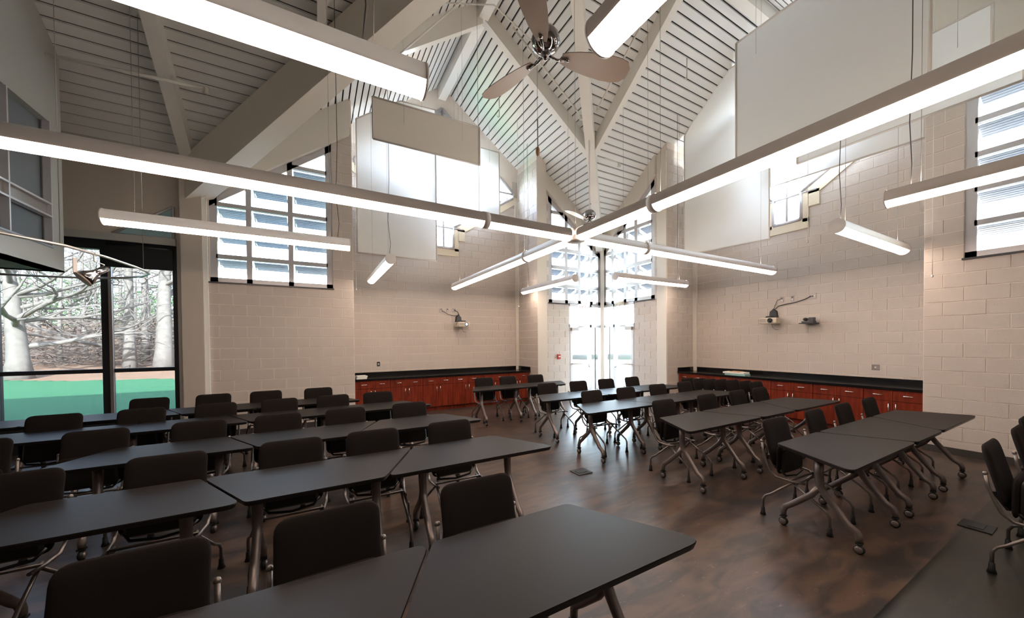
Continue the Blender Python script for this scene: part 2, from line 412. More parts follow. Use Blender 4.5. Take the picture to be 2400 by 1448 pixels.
beam('valley_beam', (CX, CY, ZR), (CX-6.5, CY-6.5, ZR-SL*6.5), .30, .6, M_BEAM, 'valley beam falling behind the camera')
q = 2.86
def raf(a, b, lab, w=.13, dep=.46): beam('rafter', a, b, w, dep, M_BEAM, lab)
raf((CX, CY+q, ZR), (CX+q, CY+q, ZR-SL*q), 'white rafter left of the valley beam, forming the left arm of the V', .14, .36)
raf((CX+q, CY, ZR), (CX+q, CY+q, ZR-SL*q), 'white rafter right of the valley beam, forming the right arm of the V', .14, .36)
raf((CX, CY+q, ZR), (CX-q, CY+q, ZR-SL*q), 'pale rafter from the left ridge down to the dark valley beam')
raf((CX-q, CY, ZR), (CX-q, CY+q, ZR-SL*q), 'upright-looking rafter beside the top end of the dark valley beam')
raf((CX+q, CY, ZR), (CX+q, CY-q, ZR-SL*q), 'rafter on the near slope behind the large hanging panel')
raf((-1.92, CY, ZR), (-1.92, YL+.06, ZR-SL*(YL+.06-CY)), 'pale rafter down the dim left ceiling to the corner column', .17, .30)

# fascias over the raked windows
def fascia(name, ax, c, u0, u1, f, dep, lab, t=.09):
    P = (lambda u, dd, z: (u, c+dd, z)) if ax == 'y' else (lambda u, dd, z: (c+dd, u, z))
    pts = [(u0, f(u0)-dep), (u1, f(u1)-dep), (u1, f(u1)-.0), (u0, f(u0)-.0)]
    o = MB().prism([P(u, -t, z) for u, z in pts], [P(u, -.003, z) for u, z in pts]).build(name, M_PAINT); struct(o); return o
fascia('trim_1', 'y', YL, -1.75, .66, slL, .74, '')
fascia('trim_2', 'y', YA, RX1+.32, XA-.08, slL, .50, '')
fascia('trim_3', 'x', XA, RY1+.32, YA-.08, slR, .50, '')
fascia('trim_4', 'x', XR, -.7, 1.72, slR, .74, '')
# vertical corner beads and trims
struct(MB().box(RX1-.10, RX1-.004, YLR-.05, YLR-.004, 0, 5.9).build('trim_5', M_PAINT))
struct(MB().box(XRR-.05, XRR-.004, RY1-.12, RY1-.004, 0, 5.9).build('trim_6', M_PAINT))
struct(MB().box(-1.74, -1.68, YL-.05, YL+.0, 0, 4.6).build('trim_7', M_WHITE))
# columns
cl = MB().box(-2.03, -1.74, YL-.10, YL+.12, 0, 4.95).build('corner_column', M_DRY); tag(cl, 'plain plastered column between the tall left window and the block wall', 'column')
cpx = MB().prism(*[[(XA-.075+dx, YA-.085+dy, z) for dx, dy in ((-.075, 0), (0, -.075), (.075, 0), (0, .075))] for z in (0, 4.75)]).build('steel_column', M_BEAM)
tag(cpx, 'slim pale steel post standing between the two glass doors', 'column')
# baseboards
struct(MB().box(XR-.015, XR-.001, YB, RY0, 0, .10).build('baseboard_right', M_BASE))
struct(MB().box(-1.7, RX0, YL-.015, YL-.001, 0, .10).build('baseboard_left', M_BASE))
struct(MB().box(XA-.015, XA-.001, RY1+.3, 7.45, 0, .10).build('baseboard_corner_right', M_BASE))
struct(MB().box(RX1+.3, 6.53, YA-.015, YA-.001, 0, .10).build('baseboard_corner_left', M_BASE))

# ---------------------------------------------------------------- windows
def Pax(ax, c, sgn):
    return (lambda u, dd, z: (u, c+sgn*dd, z)) if ax == 'y' else (lambda u, dd, z: (c+sgn*dd, u, z))
def bar(mb, P, pts, d0, d1): mb.prism([P(u, d0, z) for u, z in pts], [P(u, d1, z) for u, z in pts])
def raked_window(name, ax, c, sgn, cols, sill, rails, head, fw=.085, shades=True, sillw=True, bot=None):
    """cols: list of mullion centre positions including both ends; rails: heights; head(u): rake line"""
    P = Pax(ax, c, sgn); root = sempty(name)
    u0, u1 = cols[0], cols[-1]; d0, d1 = .02, .10
    fr = MB()
    for u in (u0, u1):
        a, b = (u, u+fw*1.3) if u == u0 else (u-fw*1.3, u)
        bar(fr, P, [(a, sill), (b, sill), (b, head(b)), (a, head(a))], d0, d1)
    hsegs = [u0]+[k for k in (CX if ax == 'y' else CY,) if u0 < k < u1]+[u1]
    for a, b in zip(hsegs[:-1], hsegs[1:]):
        bar(fr, P, [(a, head(a)-fw*1.7), (b, head(b)-fw*1.7), (b, head(b)), (a, head(a))], d0, d1)
    bar(fr, P, [(u0, sill), (u1, sill), (u1, sill+fw), (u0, sill+fw)], d0, d1)
    fr.build('window_frame', M_ALU, root)
    if sillw: MB().prism(*[[P(u, dd, z) for u, dd in ((u0-.02, -.03), (u1+.02, -.03), (u1+.02, .02), (u0-.02, .02))] for z in (sill-.025, sill)]).build('window_sill', M_SILL, root)
    for u in cols[1:-1]:
        m_ = MB(); bar(m_, P, [(u-fw/2, sill), (u+fw/2, sill), (u+fw/2, head(u+fw/2)), (u-fw/2, head(u-fw/2))], d0, d1+.02); m_.build('mullion', M_ALU, root)
    lev = [sill]+list(rails)
    for i in range(len(cols)-1):
        a, b = cols[i]+(fw/2 if i else fw), cols[i+1]-(fw/2 if i < len(cols)-2 else fw)
        hmin, hmax = min(head(a), head(b)), max(head(a), head(b))
        lw = [sill]
        for z in rails:
            if z < hmax-.12:
                # clip the rail to the rake
                aa, bb = a, b
                if z > hmin-.05:
                    s_ = (head(b)-head(a))/(b-a)
                    uc = a+(z+.05-head(a))/s_
                    if s_ > 0: aa = max(a, uc)
                    else: bb = min(b, uc)
                if bb-aa > .08:
                    m_ = MB(); bar(m_, P, [(aa, z-fw*.45), (bb, z-fw*.45), (bb, z+fw*.45), (aa, z+fw*.45)], d0, d1); m_.build('transom', M_ALU, root)
                if z <= hmin-.05: lw.append(z)
        # panes: full ones between rails, and one raked one on top
        for z0, z1 in zip(lw[:-1], lw[1:]):
            m_ = MB(); bar(m_, P, [(a, z0+fw*.4), (b, z0+fw*.4), (b, z1-fw*.4), (a, z1-fw*.4)], .055, .061); m_.build('pane', M_GLASS, root)
            if shades:
                sh = MB(); zt = z1-fw*.7; L = (z1-z0)*.62; dx, dz = L*.80, -L*.30
                A = [P(a+.015, .13, zt), P(b-.015, .13, zt), P(b-.015, .13+dx, zt+dz), P(a+.015, .13+dx, zt+dz)]
                sh.prism(A, [(x, y, z+.02) for x, y, z in A])
                for r_ in range(5):   # ribs along the underside
                    t = (r_+.5)/5; y0 = .13+dx*t; zz = zt+dz*t
                    Q = [P(a+.015, y0, zz-.006), P(b-.015, y0, zz-.006), P(b-.015, y0+.02, zz-.014+dz*.02), P(a+.015, y0+.02, zz-.014+dz*.02)]
                    sh.prism(Q, [(x, y, z+.012) for x, y, z in Q])
                so = sh.build('sunshade', M_SHADE, root)
                br = MB(); br.tube([P(a+.05, .10, z0+(z1-z0)*.72), P(a+.05, .13+dx*.85, zt+dz*.85-.01)], .012, 5); br.build('shade_bracket', M_WHITE, so)
        z0 = lw[-1]
        poly = [(a, z0+fw*.4), (b, z0+fw*.4), (b, max(z0+fw*.4, head(b)-fw*1.6)), (a, max(z0+fw*.4, head(a)-fw*1.6))]
        m_ = MB(); bar(m_, P, poly, .055, .061); m_.build('pane', M_GLASS, root)
    return root
RL = [3.325, 3.80, 4.28, 4.755, 5.23, 5.705]
raked_window('window_1', 'y', YL, 1, [-1.66, -1.085, -.42, .31], SILL, RL, headL)
raked_window('window_2', 'x', XR, 1, [-.62, .04, .70, 1.365], SILL, RL, headR)
RA = [3.37, 3.91, 4.44, 4.96, 5.5, 6.0]
raked_window('window_3', 'y', YA, 1, [5.85, 6.50, 6.99, 7.46, XA-.03], SILL, RA, hA, fw=.10, sillw=False)
raked_window('window_4', 'x', XA, 1, [6.77, 7.45, 7.88, 8.40, YA-.03], SILL, RA, hB, fw=.10, sillw=False)
struct(MB().box(5.83, 6.57, YA-.03, YA+.02, SILL-.03, SILL).build('trim_8', M_SILL))
struct(MB().box(XA-.03, XA+.02, 6.75, 7.49, SILL-.03, SILL).build('trim_9', M_SILL))

# glazed area under the corner windows: lights over the door, sidelight, door
def door_bay(name, wname, ax, c, d0u, d1u, end, flip):
    """door leaf between d0u and d1u, sidelight from d1u to end"""
    P = Pax(ax, c, 1); HD = 2.14
    lg = sempty(wname)
    fr = MB()
    for (a, b) in ((d0u-.0, d0u+.045), (d1u-.02, d1u+.04), (end-.05, end)):
        bar(fr, P, [(a, 0), (b, 0), (b, SILL), (a, SILL)], .02, .10)
    for z in (HD, SILL-.07): bar(fr, P, [(d0u, z), (end, z), (end, z+.08), (d0u, z+.08)], .02, .10)
    bar(fr, P, [(d1u, .0), (end, .0), (end, .10), (d1u, .10)], .02, .10)
    fr.build('window_frame', M_ALU, lg)
    mid = (d0u+d1u)/2
    mu = MB(); bar(mu, P, [(mid-.012, HD+.08), (mid+.012, HD+.08), (mid+.012, SILL-.07), (mid-.012, SILL-.07)], .03, .09); mu.build('mullion', M_ALU, lg)
    for a, b, z0, z1 in ((d0u+.045, mid-.012, HD+.08, SILL-.07), (mid+.012, d1u-.02, HD+.08, SILL-.07), (d1u+.04, end-.05, HD+.08, SILL-.07), (d1u+.04, end-.05, .10, HD)):
        m_ = MB(); bar(m_, P, [(a, z0), (b, z0), (b, z1), (a, z1)], .055, .061); m_.build('pane', M_GLASS, lg)
    m2 = MB(); u = (d1u+end)/2; bar(m2, P, [(u-.012, .10), (u+.012, .10), (u+.012, HD), (u-.012, HD)], .04, .08); m2.build('mullion', M_DKALU, lg)
    dr = sempty(name); st = .085; a, b = d0u+.05, d1u-.025
    lf = MB()
    bar(lf, P, [(a, .01), (a+st, .01), (a+st, HD-.005), (a, HD-.005)], .01, .06); bar(lf, P, [(b-st, .01), (b, .01), (b, HD-.005), (b-st, HD-.005)], .01, .06)
    bar(lf, P, [(a+st, HD-.11), (b-st, HD-.11), (b-st, HD-.005), (a+st, HD-.005)], .01, .06); bar(lf, P, [(a+st, .01), (b-st, .01), (b-st, .22), (a+st, .22)], .01, .06)
    lf.build('door_frame', M_ALU, dr)
    m_ = MB(); bar(m_, P, [(a+st, .22), (b-st, .22), (b-st, HD-.11), (a+st, HD-.11)], .032, .038); m_.build('pane', M_GLASS, dr)
    pb = MB(); pb.tube([P(a+.03, -.05, 1.03), P(b-.03, -.05, 1.03)], .022, 8); pb.tube([P(a+.05, -.05, 1.03), P(a+.05, .01, 1.03)], .015, 6); pb.tube([P(b-.05, -.05, 1.03), P(b-.05, .01, 1.03)], .015, 6)
    pb.build('push_bar', M_WHITE, dr)
    ue = b-.05
    dm = MB(); dm.prism(*[[P(ue+dx*.035, dd, 1.03+dz*.13) for dx, dz in ((1, 0), (.7, .7), (0, 1), (-.7, .7), (-1, 0), (-.7, -.7), (0, -1), (.7, -.7))] for dd in (-.06, -.0)]); dm.build('latch_plate', M_SILVER, dr)
    cl_ = MB(); ca = a+.02
    cl_.prism(*[[P(u, dd, z) for u, z in ((ca, HD-.10), (ca+.24, HD-.10), (ca+.24, HD-.02), (ca, HD-.02))] for dd in (-.06, .01)]); cl_.tube([P(ca+.2, -.05, HD-.02), P(ca+.42, -.10, HD+.01), P(ca+.30, -.0, HD+.03)], .008, 5)
    cl_.build('door_closer', M_STEELP, dr)
door_bay('door_1', 'window_5', 'y', YA, 6.57, 7.42, XA-.03, False)
door_bay('door_2', 'window_6', 'x', XA, 7.49, 8.34, YA-.03, True)

# gable windows in the recesses, diamond shaped with a stepped sill
def gable_window(name, ax, c, ctr, root_wall):
    P = Pax(ax, c, 1); root = sempty(name)
    pts = [(.27, 4.27), (.27, 4.85), (2.12, 5.98), (2.15, 6.13), (0, 7.98), (-2.15, 6.13), (-2.12, 5.98), (-.27, 4.85), (-.27, 4.27)]
    gl = MB(); gl.prism([P(ctr+u, -.012, z) for u, z in pts], [P(ctr+u, -.006, z) for u, z in pts])
    gl.build('pane', M_SKYGL, root)
    fr = MB()
    for i in range(len(pts)):
        a, b = pts[i], pts[(i+1) % len(pts)]
        a3, b3 = Vector(P(ctr+a[0], -.02, a[1])), Vector(P(ctr+b[0], -.02, b[1]))
        fr.tube([a3, b3], .045, 4)
    for u in (-1.1, 0, 1.1):
        z0 = 4.85+(abs(u)-.27)/1.85*1.13 if u else 4.27; z1 = 7.98-abs(u)*.86
        fr.tube([P(ctr+u, -.02, z0), P(ctr+u, -.02, z1)], .03, 4)
    for z in (4.82, 5.5, 6.1, 6.8):
        wd = 2.1*(z-4.4)/1.6 if z < 6 else (7.98-z)/.86
        wd = max(.25, min(2.1, wd)); fr.tube([P(ctr-wd, -.02, z), P(ctr+wd, -.02, z)], .03, 4)
    fr.build('window_frame', M_ALU, root)
    tr = MB()
    for s in (1, -1):
        qd = [[(0, 4.06), (.41, 4.06), (.41, 4.27), (0, 4.27)], [(.30, 4.20), (.41, 4.20), (.41, 4.85), (.30, 4.85)], [(.40, 4.50), (.60, 4.50), (.60, 4.82), (.40, 4.82)],
              [(.40, 4.76), (.60, 4.76), (2.27, 5.86), (2.27, 6.02), (2.16, 6.02), (.34, 4.90)]]
        for q_ in qd: tr.prism([P(ctr+s*u, -.03, z) for u, z in q_], [P(ctr+s*u, -.002, z) for u, z in q_])
    tr.build('window_trim', M_TRIM, root)
M_SKYGL = glass('pale_glass', (.95, .98, 1))

# the recess walls have to be open behind the diamonds: rebuild them with a stepped set of holes
for o_ in (w_rec_l, w_rec_r):
    for ch in list(o_.children): bpy.data.objects.remove(ch)
    bpy.data.objects.remove(o_)
def dz0(u): return 4.27 if u < .27 else 4.85+(u-.27)/1.85*1.13
def dz1(u): return 7.98-u*.86
def diamond_holes(ctr):
    H = [(ctr-.27, ctr+.27, 4.27, 7.75)]
    for i in range(9):
        a, b = .27+i*.205, .27+(i+1)*.205
        H.append((ctr+a, ctr+b, max(dz0(a), dz0(b)), (lambda u, c_=ctr: dz1(abs(u-c_)))))
        H.append((ctr-b, ctr-a, max(dz0(a), dz0(b)), (lambda u, c_=ctr: dz1(abs(u-c_)))))
    return H
wall('wall_left_recess', 'y', YLR, 1, RX0-.1, RX1+.1, slL, diamond_holes(CX), joint=1.1603, par=1, zmax=6.5)
wall('wall_right_recess', 'x', XRR, 1, RY0-.1, RY1+.1, slR, diamond_holes(CY), joint=2.0242, par=1, zmax=6.9)
gable_window('window_7', 'y', YLR, CX, None)
gable_window('window_8', 'x', XRR, CY, None)

# tall tinted window on the left
tw = sempty('window_9'); YG = 8.90
fr = MB().box(-4.32, -2.13, YG-.05, YG+.08, 0, .40).build('sill_panel', M_DKALU, tw)
MB().box(-4.32, -2.13, YG-.06, YG+.06, .40, .45).build('sill_rail', M_DKALU, tw)
MB().box(-4.32, -2.13, YG-.06, YG+.06, 1.235, 1.30).build('transom', M_DKALU, tw)
MB().box(-4.32, -2.13, YG-.06, YG+.06, 3.30, 3.50).build('head_rail', M_DKALU, tw)
for x in (-4.25, -3.04, -2.155): MB().box(x-.045, x+.045, YG-.11, YG+.06, .45, 3.3).build('mullion', M_DKALU, tw)
for x0, x1 in ((-4.205, -3.085), (-2.995, -2.20)):
    for z0, z1 in ((.45, 1.235), (1.30, 3.30)): MB().box(x0, x1, YG-.004, YG+.002, z0, z1).build('pane', M_TINT, tw)
MB().box(-2.99, -2.95, YG-.14, YG-.11, .45, 3.3).build('mullion_cover', M_STEELP, tw)
struct(MB().box(-4.32, -2.13, YC-.05, YC-.002, 3.44, 3.56).build('trim_10', M_LOFT))
rs = MB().box(-2.99, -2.18, YC-.03, YC-.02, 3.00, 3.36); rs.tube([(-2.99, YC-.0, 3.37), (-2.18, YC-.0, 3.37)], .035, 10)
rs = rs.build('roller_shade', M_SHELL); tag(rs, 'dark roller shade half lowered at the top of the narrow left window bay', 'blind')
# raked light above it
tp = sempty('window_10'); pts = [(-2.92, 3.56), (-2.16, 3.56), (-2.16, 4.13)]
MB().prism([(x, YC-.012, z) for x, z in pts], [(x, YC-.006, z) for x, z in pts]).build('pane', M_BLUEP if 'M_BLUEP' in globals() else mat('pale_blue_glazing', (.30, .46, .50), .15, var=.3), tp)
fr = MB()
for i in range(3): a, b = pts[i], pts[(i+1) % 3]; fr.tube([(a[0], YC-.015, a[1]), (b[0], YC-.015, b[1])], .022, 4)
fr.build('window_frame', M_ALU, tp)

# ---------------------------------------------------------------- interior balcony (loft) at far left
LX, LY = -3.10, 7.84
lf = MB()
zl = 2.74
lf.box(XW, LX, YB, LY, zl, zl+.02)
dk = lambda y: ZR-SL*abs(y-CY)
def lseg(y0, y1, z0, z1): lf.prism([(LX, y0, z0), (LX, y1, z0), (LX, y1, z1 if z1 else dk(y1)), (LX, y0, z1 if z1 else dk(y0))], [(LX-.15, y0, z0), (LX-.15, y1, z0), (LX-.15, y1, z1 if z1 else dk(y1)), (LX-.15, y0, z1 if z1 else dk(y0))])
lseg(YB, CY, 4.74, None); lseg(CY, LY, 4.74, None); lseg(YB, LY, zl, 3.03); lseg(7.58, LY, 3.03, 4.74)
lf.prism([(XW, LY-.002, zl), (LX-.152, LY-.002, zl), (LX-.152, LY-.002, dk(LY)), (XW, LY-.002, dk(LY))], [(XW, LY-.15, zl), (LX-.152, LY-.15, zl), (LX-.152, LY-.15, dk(LY)), (XW, LY-.15, dk(LY))])
lo_o = struct(lf.build('wall_loft', M_LOFT))
lw = sempty('window_11')
MB().box(LX-.09, LX-.085, YB, 7.58, 3.03, 3.45).build('pane', M_LOFTG, lw); MB().box(LX-.09, LX-.085, YB, 7.58, 3.63, 4.74).build('pane', M_LOFTG, lw)
grl = MB().box(LX-.08, LX-.03, YB, 7.56, 3.47, 3.61)
grl.build('grille_strip', M_STEELP, lw)
for z in (3.04, 3.45, 3.62): MB().box(LX-.06, LX+.015, YB, 7.58, z-.012, z+.012).build('transom', M_SHADE if z == 3.04 else M_ALU, lw)
for y in (7.565, 6.77, 5.97, 5.17): MB().box(LX-.06, LX+.012, y-.012, y+.012, 3.03, 4.74).build('mullion', M_ALU, lw)

# ---------------------------------------------------------------- cabinets
def make_cabinet(ax):
    root = thing('base_cabinet', '', 'cabinet')
    W_ = .755; D = .64; H = .845
    # local: x along the front 0..W_, y 0 (front) .. D (back)
    MB().box(0, W_, .02, D, .10, H).build('carcass', M_CHERRY, root)
    MB().box(0, W_, .07, D, 0, .10).build('toe_kick', M_CHERRY, root)
    for s in (0, 1):
        x0 = s*W_/2+.004; x1 = (s+1)*W_/2-.004
        dr = MB().box(x0, x1, -.002, .02, .66, .838).build('drawer', M_CHERRY, root)
        h = MB(); xm = (x0+x1)/2; h.tube([(xm-.055, -.004, .755), (xm-.055, -.03, .755), (xm+.055, -.03, .755), (xm+.055, -.004, .755)], .0065, 6); h.build('handle', M_SILVER, dr)
        do = MB().box(x0, x1, -.002, .02, .112, .652).build('door', M_CHERRY, root)
        xh = W_/2 + (-.045 if s == 0 else .045)
        h = MB(); h.tube([(xh, -.004, .49), (xh, -.03, .49), (xh, -.03, .61), (xh, -.004, .61)], .0065, 6); h.build('handle', M_SILVER, do)
    return root
cab = make_cabinet('y'); first = True
ords = ['nearest the end with the stack of paper', 'second from the stack of paper', 'third from the stack of paper', 'third from the door corner', 'second from the door corner', 'nearest the door corner']
for i in range(6):
    c_ = cab if first else copy_tree(cab); first = False
    c_.location = (RX0+.02+i*.757, 8.985, 0)
    tag(c_, 'cherry red base cabinet on the left-hand wall, %s' % ords[i], 'cabinet', 'left run of cherry cabinets')
ordr = ['nearest the door corner', 'second from the door corner', 'third from the door corner', 'third from the right-hand block wall', 'second from the right-hand block wall', 'nearest the right-hand block wall']
for i in range(6):
    c_ = copy_tree(cab); c_.rotation_euler = (0, 0, -PI/2); c_.location = (8.33, RY1-.03-i*.757, 0)
    tag(c_, 'cherry red base cabinet on the right-hand wall, %s' % ordr[i], 'cabinet', 'right run of cherry cabinets')
wt = thing('worktop', 'long black worktop on the left-hand cabinets', 'countertop')
MB().box(RX0+.003, RX1-.003, 8.955, YLR-.006, .845, .885).build('top', M_COUNT, wt)
sp = MB().box(RX0+.003, RX1-.003, YLR-.03, YLR-.006, .885, .985); sp.box(RX1-.025, RX1-.003, 8.96, YLR-.03, .885, .985); sp.box(RX0+.003, RX0+.025, 8.96, YLR-.03, .885, .985)
sp.build('backsplash', M_COUNT, wt)
wt = thing('worktop', 'long black worktop on the right-hand cabinets', 'countertop')
MB().box(8.30, XRR-.006, RY0+.003, RY1-.003, .845, .885).build('top', M_COUNT, wt)
sp = MB().box(XRR-.03, XRR-.006, RY0+.003, RY1-.003, .885, .985); sp.box(8.31, XRR-.03, RY1-.025, RY1-.003, .885, .985); sp.box(8.31, XRR-.03, RY0+.003, RY0+.025, .885, .985)
sp.build('backsplash', M_COUNT, wt)
# things on the worktops
pp = thing('paper_stack', 'small stack of white papers on the near end of the left worktop', 'papers', (.86, 9.22, .885), .1)
for k in range(3): MB().box(-.11+.01*k, .11+.008*k, -.15, .15-.01*k, .022*k, .022*k+.02).build('sheet_pile', M_PAPER, pp)
pp = thing('file_box', 'pale box tray of files with teal folders on the right worktop', 'box', (8.52, 4.93, .885), .06)
MB().box(-.12, .12, -.26, .20, 0, .035).build('folder_pile', M_TEAL, pp)
MB().box(-.13, .13, -.24, .24, .036, .075).build('tray', M_PAPER, pp)
MB().box(-.10, .10, -.12, .10, .076, .088).build('folder', M_WOOD, pp)

# ---------------------------------------------------------------- tables
TL, TS, TW, TZ = 1.46, .80, .66, .737
OFF = (TL-TS)/2
def caster(mb_f, mb_w, x, y):
    mb_f.tube([(x, y, .115), (x, y, .085)], .02, 8)
    mb_w.lathe([(0, -.024), (.018, -.024), (.027, -.019), (.027, .019), (.018, .024), (0, .024)], 14, (x, y, .0365), 'x')
def make_table(kind):
    root = thing('trapezoid_table', '', 'table')
    if kind == 'T': pts = [(0, 0), (TL, 0), (TL-OFF, TW), (OFF, TW)]; lx = (OFF+.0, TL-OFF)
    else: pts = [(0, 0), (TS, 0), (TS+OFF, TW), (-OFF, TW)]; lx = (0.02, TS-.02)
    ou = [(p[0], p[1]) for p in rounded([(x, y, 0) for x, y in pts], .055, 5)]
    c = (sum(p[0] for p in ou)/len(ou), sum(p[1] for p in ou)/len(ou))
    ins = lambda k: [(c[0]+(x-c[0])*k, c[1]+(y-c[1])*k) for x, y in ou]
    MB().prism([(x, y, TZ-.006) for x, y in ou], [(x, y, TZ) for x, y in ins(.996)]).build('tabletop', M_TOP, root)
    MB().prism([(x, y, TZ-.030) for x, y in ins(.985)], [(x, y, TZ-.0062) for x, y in ou]).build('edge_band', M_EDGE, root)
    fb = MB().box(lx[0], lx[1], TW/2-.02, TW/2+.02, TZ-.085, TZ-.045)
    fb.build('crossbar', M_SHELL, root)
    for x in lx:
        hd = MB().box(x-.03, x+.03, TW/2-.17, TW/2+.17, TZ-.06, TZ-.031)
        hd.build('top_bracket', M_SHELL, root)
        lg = MB(); ym = TW/2
        lg.tube([(x, ym+.0, TZ-.05), (x, ym, .55), (x, ym-.012, .44), (x, ym-.05, .385), (x, .13, .20), (x, .075, .165), (x, .06, .13), (x, .06, .10)], [.036, .034, .031, .028, .026, .026, .025, .023], 10)
        lg.tube([(x, ym, .44), (x, ym+.05, .36), (x, TW-.13, .22), (x, TW-.075, .175), (x, TW-.06, .135), (x, TW-.06, .10)], [.028, .026, .025, .025, .024, .023], 10)
        lo_ = lg.build('leg', M_LEG, root)
        for yy in (.06, TW-.06):
            f_, w_ = MB(), MB(); caster(f_, w_, x, yy)
            f_.box(x-.024, x+.024, yy-.02, yy+.02, .078, .092); f_.lathe([(.0, -.014), (.035, -.014), (.036, 0), (.035, .014), (0, .014)], 14, (x, yy, .0365), 'x')
            f_.build('caster_tyre', M_RUB, lo_); w_.build('caster_hub', M_LEG, lo_)
    return root
T_T, T_M = make_table('T'), make_table('M'); used = {'T': False, 'M': False}
def place_table(kind, x, y, label, group):
    src = T_T if kind == 'T' else T_M
    t = copy_tree(src) if used[kind] else src; used[kind] = True
    t.location = (x, y, 0); tag(t, label, 'table', group)
side = {'L': 'left-hand block of rows', 'R': 'right-hand block of rows'}
rowname = ['front', 'second', 'third', 'fourth', 'fifth']
def row_tables(blk, ri, y, x0, kinds, names, rev=False):
    """x0: left end of the near edge of the first table, going right (or leftwards when rev)"""
    x = x0
    for k, nm in zip(kinds, names):
        w = TL if k == 'T' else TS
        if rev: xx = x-w
        else: xx = x
        place_table(k, xx, y, 'charcoal table, %s %s row, %s' % (rowname[ri], 'left-hand' if blk == 'L' else 'right-hand', nm), 'tables of the %s' % ('left-hand block' if blk == 'L' else 'right-hand block'))
        x = xx-.015 if rev else xx+w+.015
aisle = ['at its right end on the aisle', 'beside the aisle table', 'third from the aisle', 'fourth from the aisle', 'fifth from the aisle']
row_tables('L', 0, 1.08, 1.60, 'TMT', aisle, True)
row_tables('L', 1, 2.76, 1.885, 'TMT', aisle, True)
row_tables('L', 2, 4.19, 1.79, 'TMT', aisle, True)
row_tables('L', 3, 5.62, 1.56, 'TMTM', aisle, True)
row_tables('L', 4, 6.75, .65, 'TMTM', aisle, True)
rn = ['at its left end on the aisle', 'the middle one of the row', 'at its right end towards the cabinets']
row_tables('R', 0, 1.09, 3.35, 'TMT', rn)
row_tables('R', 1, 2.44, 3.36, 'TMT', rn)
row_tables('R', 2, 3.77, 3.09, 'TMT', rn)
row_tables('R', 3, 4.93, 3.12, 'TMT', rn)
row_tables('R', 4, 6.72, 2.62, 'TM', ['at its left end, near the left cabinets', 'at its right end, by the glass doors'])

# ---------------------------------------------------------------- chairs
def pad(w, h, t, r, bulge):
    """upholstered cushion in local x (width), z (height), y thickness; domed front and rear"""
    mb = MB(); base = rounded([(-w/2, 0, -h/2), (w/2, 0, -h/2), (w/2, 0, h/2), (-w/2, 0, h/2)], r, 5); L = len(base)
    ks = (0, .28, .55, .76, .90, .97)
    lev = [(k, -1) for k in ks]+[(1, 0)]+[(k, 1) for k in ks[::-1]]
    rings = []
    for k, sg in lev:
        kk = max(k, .02); y = sg*t/2*(1-kk**5)**.6
        inset = (1-kk)
        rings.append([(x*kk, y + bulge*(x*kk/(w/2))**2, z*kk) for x, _, z in base])
    v = [p for rg in rings for p in rg]; f = []
    for i in range(len(rings)-1):
        for k in range(L): f.append((i*L+k, i*L+(k+1) % L, (i+1)*L+(k+1) % L, (i+1)*L+k))
    mb.add(v, f, True); mb.f.append(tuple(range(L))[::-1]); mb.f.append(tuple(range((len(rings)-1)*L, len(rings)*L))); mb.sm += [True, True]
    return mb
def xf(mb, fn): mb.v = [tuple(fn(*p)) for p in mb.v]; return mb
